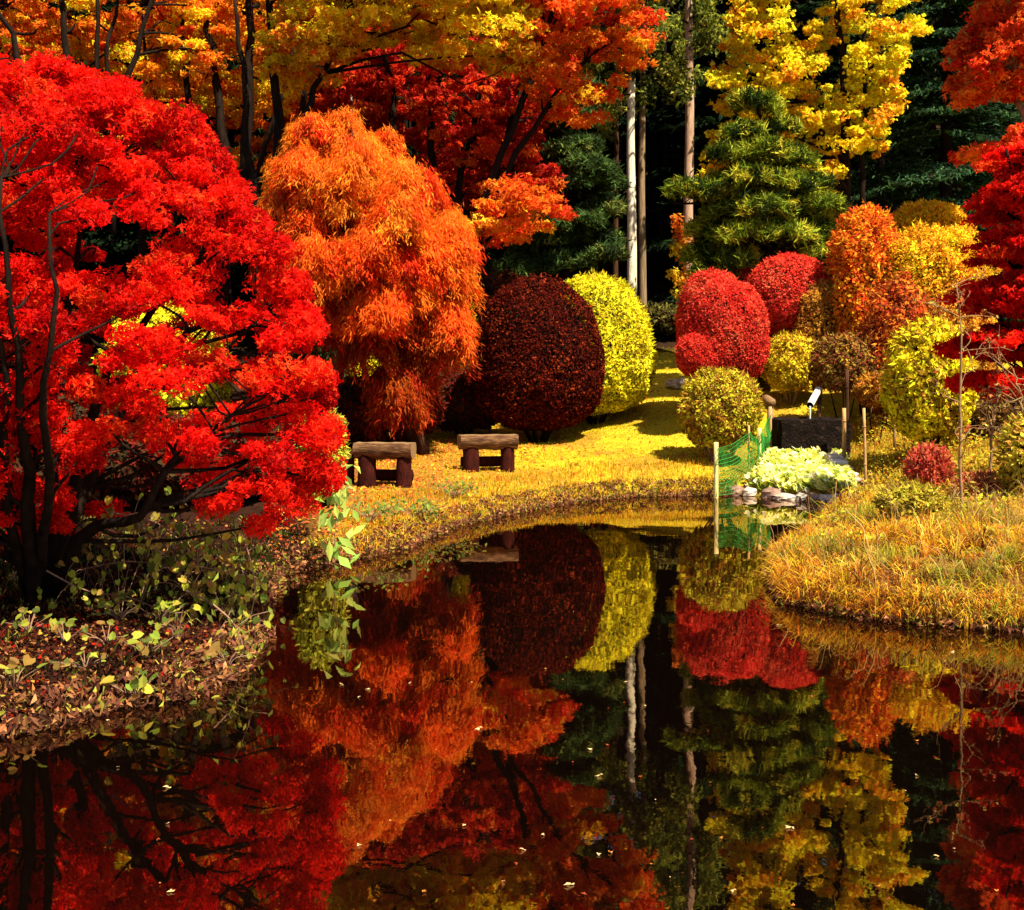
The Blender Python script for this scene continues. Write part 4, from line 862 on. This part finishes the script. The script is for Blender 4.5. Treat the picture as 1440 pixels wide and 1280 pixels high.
# leaf litter
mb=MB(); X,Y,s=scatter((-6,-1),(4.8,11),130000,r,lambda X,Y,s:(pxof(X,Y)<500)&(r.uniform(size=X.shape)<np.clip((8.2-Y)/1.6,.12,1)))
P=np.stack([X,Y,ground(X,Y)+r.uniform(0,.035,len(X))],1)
leaves(mb,P,np.array([0,-.2,.8])+rdir(r,len(P))*.7,r.uniform(.014,.04,len(P)),palcol(r,len(P),[(.11,.028,.010),(.055,.012,.007),(.30,.12,.035),(.42,.24,.03),(.018,.007,.004),(.26,.012,.006)],[4,5,1.6,.9,8,1.5],jit=.4),r,'oval',None,.4)  # near bank litter colours darkened to stand in for shade below the maple
X,Y,s=scatter((-5.5,6),(10,24),40000,r,lambda X,Y,s:(pxof(X,Y)>380)&(pxof(X,Y)<1300)&(r.uniform(size=X.shape)<np.clip((900-pxof(X,Y))/450,.10,1)))
P=np.stack([X,Y,ground(X,Y)+r.uniform(0,.03,len(X))],1)
leaves(mb,P,np.array([0,-.1,.9])+rdir(r,len(P))*.6,r.uniform(.03,.06,len(P)),palcol(r,len(P),[(.6,.16,.02),(.5,.07,.02),(.7,.4,.04),(.3,.1,.03)],[4,3,2,2],jit=.3),r,'oval',None,.4)
tag(mb.build('leaf_litter',LEAFM),'fallen brown and orange leaves strewn over the banks','fallen leaves',kind='stuff')
mb=MB()
X,Y=shore_pts(60000,r,-.07,.2,lambda X,Y:(Y>4.6)&(np.abs(pxof(X,Y)-720)<900)&~((pxof(X,Y)>1050)&(pxof(X,Y)<1215)&(Y>15.5)))
P=np.stack([X,Y,np.maximum(ground(X,Y),0)+r.uniform(-.01,.06,len(X))],1)
leaves(mb,P,np.array([0,-.4,.5])+rdir(r,len(P))*.8,r.uniform(.02,.07,len(P)),palcol(r,len(P),[(.16,.06,.03),(.30,.12,.04),(.26,.24,.03),(.06,.02,.012),(.45,.2,.08)],[4,3,1.5,4,1],jit=.35),r,'oval',None,.2)
X,Y=shore_pts(2600,r,.02,.3,lambda X,Y:(pxof(X,Y)<1040)&(pxof(X,Y)>440)&(Y>9))
tussocks(mb,X,Y,12,.11,.008,[(.66,.42,.02),(.62,.26,.02),(.34,.34,.03),(.3,.1,.02)],[4,3,3,2],r)
X,Y,s=scatter((-6,-1),(5,11),3600,r,lambda X,Y,s:(pxof(X,Y)<430))
k=(vnoise(X,Y,1.9,6)>.0)|(Y>7.2); tussocks(mb,X[k],Y[k],9,.10,.010,[(.07,.09,.01),(.03,.03,.006),(.22,.2,.03),(.10,.02,.008),(.015,.01,.005)],[2,4,1,2,6],r)
X,Y=shore_pts(700,r,.02,.5,lambda X,Y:(pxof(X,Y)<420)&(Y<9)&(Y>4.8))
tussocks(mb,X,Y,10,.10,.006,[(.36,.2,.05),(.2,.08,.03),(.4,.36,.05),(.1,.04,.02)],[3,4,1,4],r)
tag(mb.build('bank_weeds',LEAFM),'matted brown weeds and leaves hanging along the water line','weeds',kind='stuff')

# ------------------------------------------------------------------ leafy plants on near left bank
LG=[(.40,.42,.04),(.22,.28,.03),(.5,.42,.05),(.10,.13,.02),(.3,.18,.04)]
def leafy(label,x,y,D,hgt,n,size,seed,spread=.18,kind='heart',pal=LG,nodes=None,name='leafy_plant'):
    r=np.random.default_rng(seed); X=wx(x,D); g=gz(X,D); root=thing(name,label,'plant',(X,D,g),'leafy plants on the banks')
    ms=MB(); ml=MB()
    for k in range(n):
        a=r.uniform(0,6.28); q=r.uniform(.2,1)*spread; top=np.array([X+math.cos(a)*q,D+math.sin(a)*q,g+hgt*r.uniform(.5,1.05)])
        p=curve([(X,D,g-.02),(X+math.cos(a)*q*.3,D+math.sin(a)*q*.3,g+hgt*.4),top],6); tube(ms,p,np.linspace(.004,.002,6),4,cap=False)
        m=1 if kind=='heart' else 6
        pp=top[None]+r.normal(size=(m,3))*(0 if m==1 else .05)
        leaves(ml,pp,np.array([0,-.6,.7])+rdir(r,m)*.6,size*r.uniform(.7,1.25,m),palcol(r,m,pal,jit=.2),r,kind,None,.3)
    ms.build('stems',TWIG,root); ml.build('leaves',LEAF,root)
for i,(x,y,D,h,n,sz,lab) in enumerate((
   (250,900,6.75,.22,4,.07,'tall heart leaved plant on a single stem at the right of the near left bank'),
   (40,890,6.8,.14,6,.06,'yellow green heart leaved plant at the left edge of the near bank'),
   (150,920,6.5,.12,3,.06,'low pair of round leaves in the middle of the near left bank'),
   (205,925,6.35,.14,6,.07,'small curling leaved plant near the water on the left bank'),
   (20,1000,5.75,.14,5,.085,'bright yellow leaf plant at the lower left water edge'),
   (120,950,6.1,.10,7,.05,'low yellow plant between the fallen leaves of the left bank'),
   (190,990,5.9,.12,6,.08,'pale forked leaf plant leaning over the water on the left bank'),
   (170,865,7.2,.12,9,.05,'dark green tuft of small leaves behind the fallen leaves'))):
    leafy(lab,x,y,D,h,n*2,sz*.62,200+i)
# hanging vine below the scarlet maple
def vine(label,pts,D,n,size,seed,pal=LG,w=.28,kind='oval',sp=.12,stem=.006):
    r=np.random.default_rng(seed); p=curve([W(a,b,D+(c if c else 0)) for a,b,c in [(q+(0,))[:3] for q in pts]],24)
    root=thing('trailing_vine',label,'vine',tuple(p[0]),'leafy vines by the water')
    ms=MB(); tube(ms,p,np.linspace(stem,stem*.5,24),5,cap=False); 
    P=p[r.integers(0,24,n)]+r.normal(size=(n,3))*sp; 
    for q in P[::3]:
        i=np.argmin(np.linalg.norm(p-q,axis=1)); tube(ms,[p[i],(p[i]+q)/2+[0,0,.02],q],.0025,3,cap=False)
    ms.build('stem',TWIG,root); ml=MB(); leaves(ml,P,np.array([0,-.8,.4])+rdir(r,n)*.6,size*r.uniform(.6,1.3,n),palcol(r,n,pal,jit=.3),r,kind,np.tile([0,0,-1.],(n,1))+rdir(r,n)*.6,w); ml.build('leaves',LEAF,root)
vine('vine with drooping green leaves hanging below the scarlet maple branches',[(150,720),(220,735),(270,780),(300,830),(320,870)],7.5,60,.045,301,kind='heart',sp=.13)
vine('second leafy vine tangled under the right side of the scarlet maple',[(250,700),(300,745),(340,800),(345,860),(330,930)],7.6,60,.042,302,kind='heart',sp=.11)
vine('willow leaved sprig leaning over the water at the tip of the left bank',[(300,850),(330,880),(345,930),(338,975)],6.7,60,.06,303,w=.2,sp=.09)
vine('upright spray of long fresh green leaves at the right of the scarlet maple',[(470,790),(472,740),(475,700),(480,672)],10.0,46,.16,304,pal=[(.30,.48,.08),(.42,.56,.10),(.5,.6,.12)],w=.2,sp=.08)
vine('dark leafy tangle in the shade at the foot of the scarlet maple',[(120,800),(180,790),(240,800),(290,840)],8.0,160,.05,305,pal=[(.14,.16,.03),(.2,.1,.03),(.08,.1,.02)],sp=.16)
vine('leafy vine running level under the middle of the scarlet maple',[(200,760),(250,790),(300,800),(350,810)],7.4,70,.042,311,kind='heart',sp=.10)
vine('leafy vine dropping to the water at the right corner of the left bank',[(260,830),(300,850),(340,880),(355,930)],7.4,60,.042,312,kind='heart',sp=.10)
vine('low creeping vine between the scarlet maple trunks and the fallen leaves',[(60,800),(120,830),(180,840),(230,860)],7.4,60,.042,313,kind='heart',sp=.10)
vine('leafy vine hanging off the right lower twigs of the scarlet maple',[(330,730),(350,780),(358,830),(352,870)],7.4,60,.042,314,kind='heart',sp=.10)
for i,(x,y,lab) in enumerate(((90,905,'round leaved sprout between the two yellow plants of the near bank'),(285,940,'leafy sprout at the very tip of the near left bank'),(225,870,'heart leaved sprout just in front of the hanging vines'),(320,905,'slim sprout beside the drooping vine at the water'))):
    leafy(lab,x,y,1.6*F/(y-HY)*.9,.13,12,.04,260+i,spread=.2)
# weeds at far bank left
for i,(x,D,lab) in enumerate(((520,11.6,'dark green weed clump by the water left of the pond grass'),(585,12.4,'low leafy weed clump at the grassy corner of the far bank'),(640,13.8,'small weed clump where the far grass meets the water'))):
    leafy(lab,x,0,D,.16,26,.05,220+i,spread=.35,kind='oval',pal=[(.12,.2,.03),(.25,.3,.04),(.3,.18,.04)])

# ------------------------------------------------------------------ saplings with bare twigs on the right bank
def sapling(label,pts,D,rp,n,seed,m=DRYTW,yr=None,leafn=0,L=(.15,.5)):
    r=np.random.default_rng(seed); st=ground_stem(stem_px(pts,D,rp,16,.008,r)); P0=st[0][0]
    root=thing('sapling',label,'sapling',(P0[0],P0[1],gz(P0[0],P0[1])),'bare saplings on the right bank'); mb=MB(); tube(mb,st[0],st[1],7,lump=.1,r=r)
    tips=[]
    for k in range(n):
        i=r.integers(3,len(st[0])); a=st[0][i]; d=norm(np.array([r.normal(),r.normal()*.6,r.uniform(.1,1.0)])); l=r.uniform(*L)
        p=curve([a,a+d*l*.5+r.normal(size=3)*.04,a+d*l+r.normal(size=3)*.06],7); tube(mb,p,np.linspace(.006,.002,7),4,cap=False); tips.append(p)
        for j in range(3):
            b=p[r.integers(2,7)]; d2=norm(d+r.normal(size=3)*.7); p2=curve([b,b+d2*l*.2+r.normal(size=3)*.02,b+d2*l*.4],5); tube(mb,p2,np.linspace(.004,.0015,5),3,cap=False); tips.append(p2)
    mb.build('trunk',m,root)
    if leafn:
        A=np.concatenate(tips); P=A[r.integers(0,len(A),leafn)]+r.normal(size=(leafn,3))*.015; mb=MB(); leaves(mb,P,rdir(r,leafn),.05*r.uniform(.6,1.2,leafn),palcol(r,leafn,[(.7,.2,.05),(.7,.5,.1),(.6,.08,.04)]),r,'oval',None,.3); mb.build('leaves',LEAF,root)
sapling('slender bare sapling with a pale trunk rising from the dry grass',[(1354,775),(1352,700),(1350,620),(1350,540),(1352,470),(1345,400)],10.6,[4,2.6,2.3,1.8,1.2,.8],16,401,leafn=60)
sapling('twiggy bare shrub stem right of the slender sapling',[(1392,660),(1396,600),(1404,550),(1400,500)],12.5,[2.4,2,1.5,.8],18,402,leafn=40)
sapling('bare whip of a sapling by the right edge of the picture',[(1432,640),(1436,570),(1425,520)],12.0,[2.2,1.6,.8],14,403,leafn=30)
sapling('pale dry bush of twigs at the foot of the slender sapling',[(1356,770),(1366,745),(1380,715)],10.4,[2,1.5,.8],16,404,L=(.1,.35))
sapling('bare stem in front of the rounded yellow bush',[(1258,600),(1252,560),(1240,520)],17.6,[2,1.5,.8],8,405)

# ------------------------------------------------------------------ floating leaves
r=np.random.default_rng(17); fls=[]
for c_,lab in (((.72,.5,.22),'small pale yellow fallen leaf floating on the dark pond'),((.6,.22,.04),'small orange fallen leaf floating on the dark pond'),((.35,.06,.02),'small dark red fallen leaf floating on the dark pond')):
    mb=MB(); leaves(mb,np.zeros((1,3)),np.array([[0,0,1.]]),.05,np.array([c_]),r,'star',None,.45)
    f_=mb.build('floating_leaf',LEAFM); tag(f_,lab,'fallen leaf',lab.replace('small ','').split(' fallen')[0]+' leaves floating on the pond'); fls.append([f_,0])
pos=[(518,970),(673,1026),(830,1055),(880,960),(505,1190),(235,1108),(240,1255),(800,1245),(842,1092),(1095,880),(1340,918),(1110,1165),(735,1196),(1115,1275)]
while len(pos)<85:
    x=r.uniform(60,1420); y=790+490*r.uniform(0,1)**.8; a,b=shore(x,y); q=sdist(np.array([a]),np.array([b]))[0]
    if (q<-.15 and r.uniform()<.5) or (-.3<q<-.04): pos.append((x,y))
for i,(x,y) in enumerate(pos):
    e=fls[0 if i<13 else r.choice(3,p=[.3,.35,.35])]; o=e[0] if e[1]==0 else e[0].copy()
    if e[1]: C.objects.link(o)
    e[1]+=1
    a,b=shore(x,y); o.location=(a,b,.006); o.rotation_euler=(r.uniform(-.25,.25),r.uniform(-.25,.25),r.uniform(0,6.28)); sc=r.uniform(.1,.34) if i>12 else r.uniform(.35,.6); o.scale=(sc,sc,sc)

# ------------------------------------------------------------------ camera, light, world
cam=bpy.data.cameras.new('camera'); co=bpy.data.objects.new('camera',cam); C.objects.link(co); co.location=(0,0,H); co.rotation_euler=(math.pi/2,0,0)
cam.sensor_width=36; cam.lens=F/1440*36; cam.shift_y=-(640-HY)/1440; cam.clip_end=500; cam.clip_start=.1
bpy.context.scene.camera=co
w=bpy.data.worlds.new('World'); bpy.context.scene.world=w; w.use_nodes=True; nt=w.node_tree
sk=nt.nodes.new('ShaderNodeTexSky'); sk.sky_type='NISHITA'; sk.sun_disc=False; sk.sun_elevation=SUN_EL; sk.sun_rotation=SUN_AZ
bg=nt.nodes['Background']; bg.inputs[1].default_value=.05; nt.links.new(sk.outputs[0],bg.inputs[0])
sl=bpy.data.lights.new('sun','SUN'); sl.energy=5; sl.angle=math.radians(.5); sl.color=(1,.90,.72); so=bpy.data.objects.new('sun',sl); C.objects.link(so)
from mathutils import Vector
dv=Vector((math.sin(SUN_AZ)*math.cos(SUN_EL),math.cos(SUN_AZ)*math.cos(SUN_EL),math.sin(SUN_EL)))
so.rotation_euler=(-dv).to_track_quat('-Z','Y').to_euler(); so.location=(8,0,12)
sc=bpy.context.scene; sc.view_settings.view_transform='Standard'; sc.view_settings.look='None'; sc.view_settings.exposure=1.5; sc.view_settings.gamma=1
sc.cycles.max_bounces=6; sc.cycles.transparent_max_bounces=4; sc.cycles.diffuse_bounces=2; sc.cycles.glossy_bounces=3; sc.cycles.transmission_bounces=3
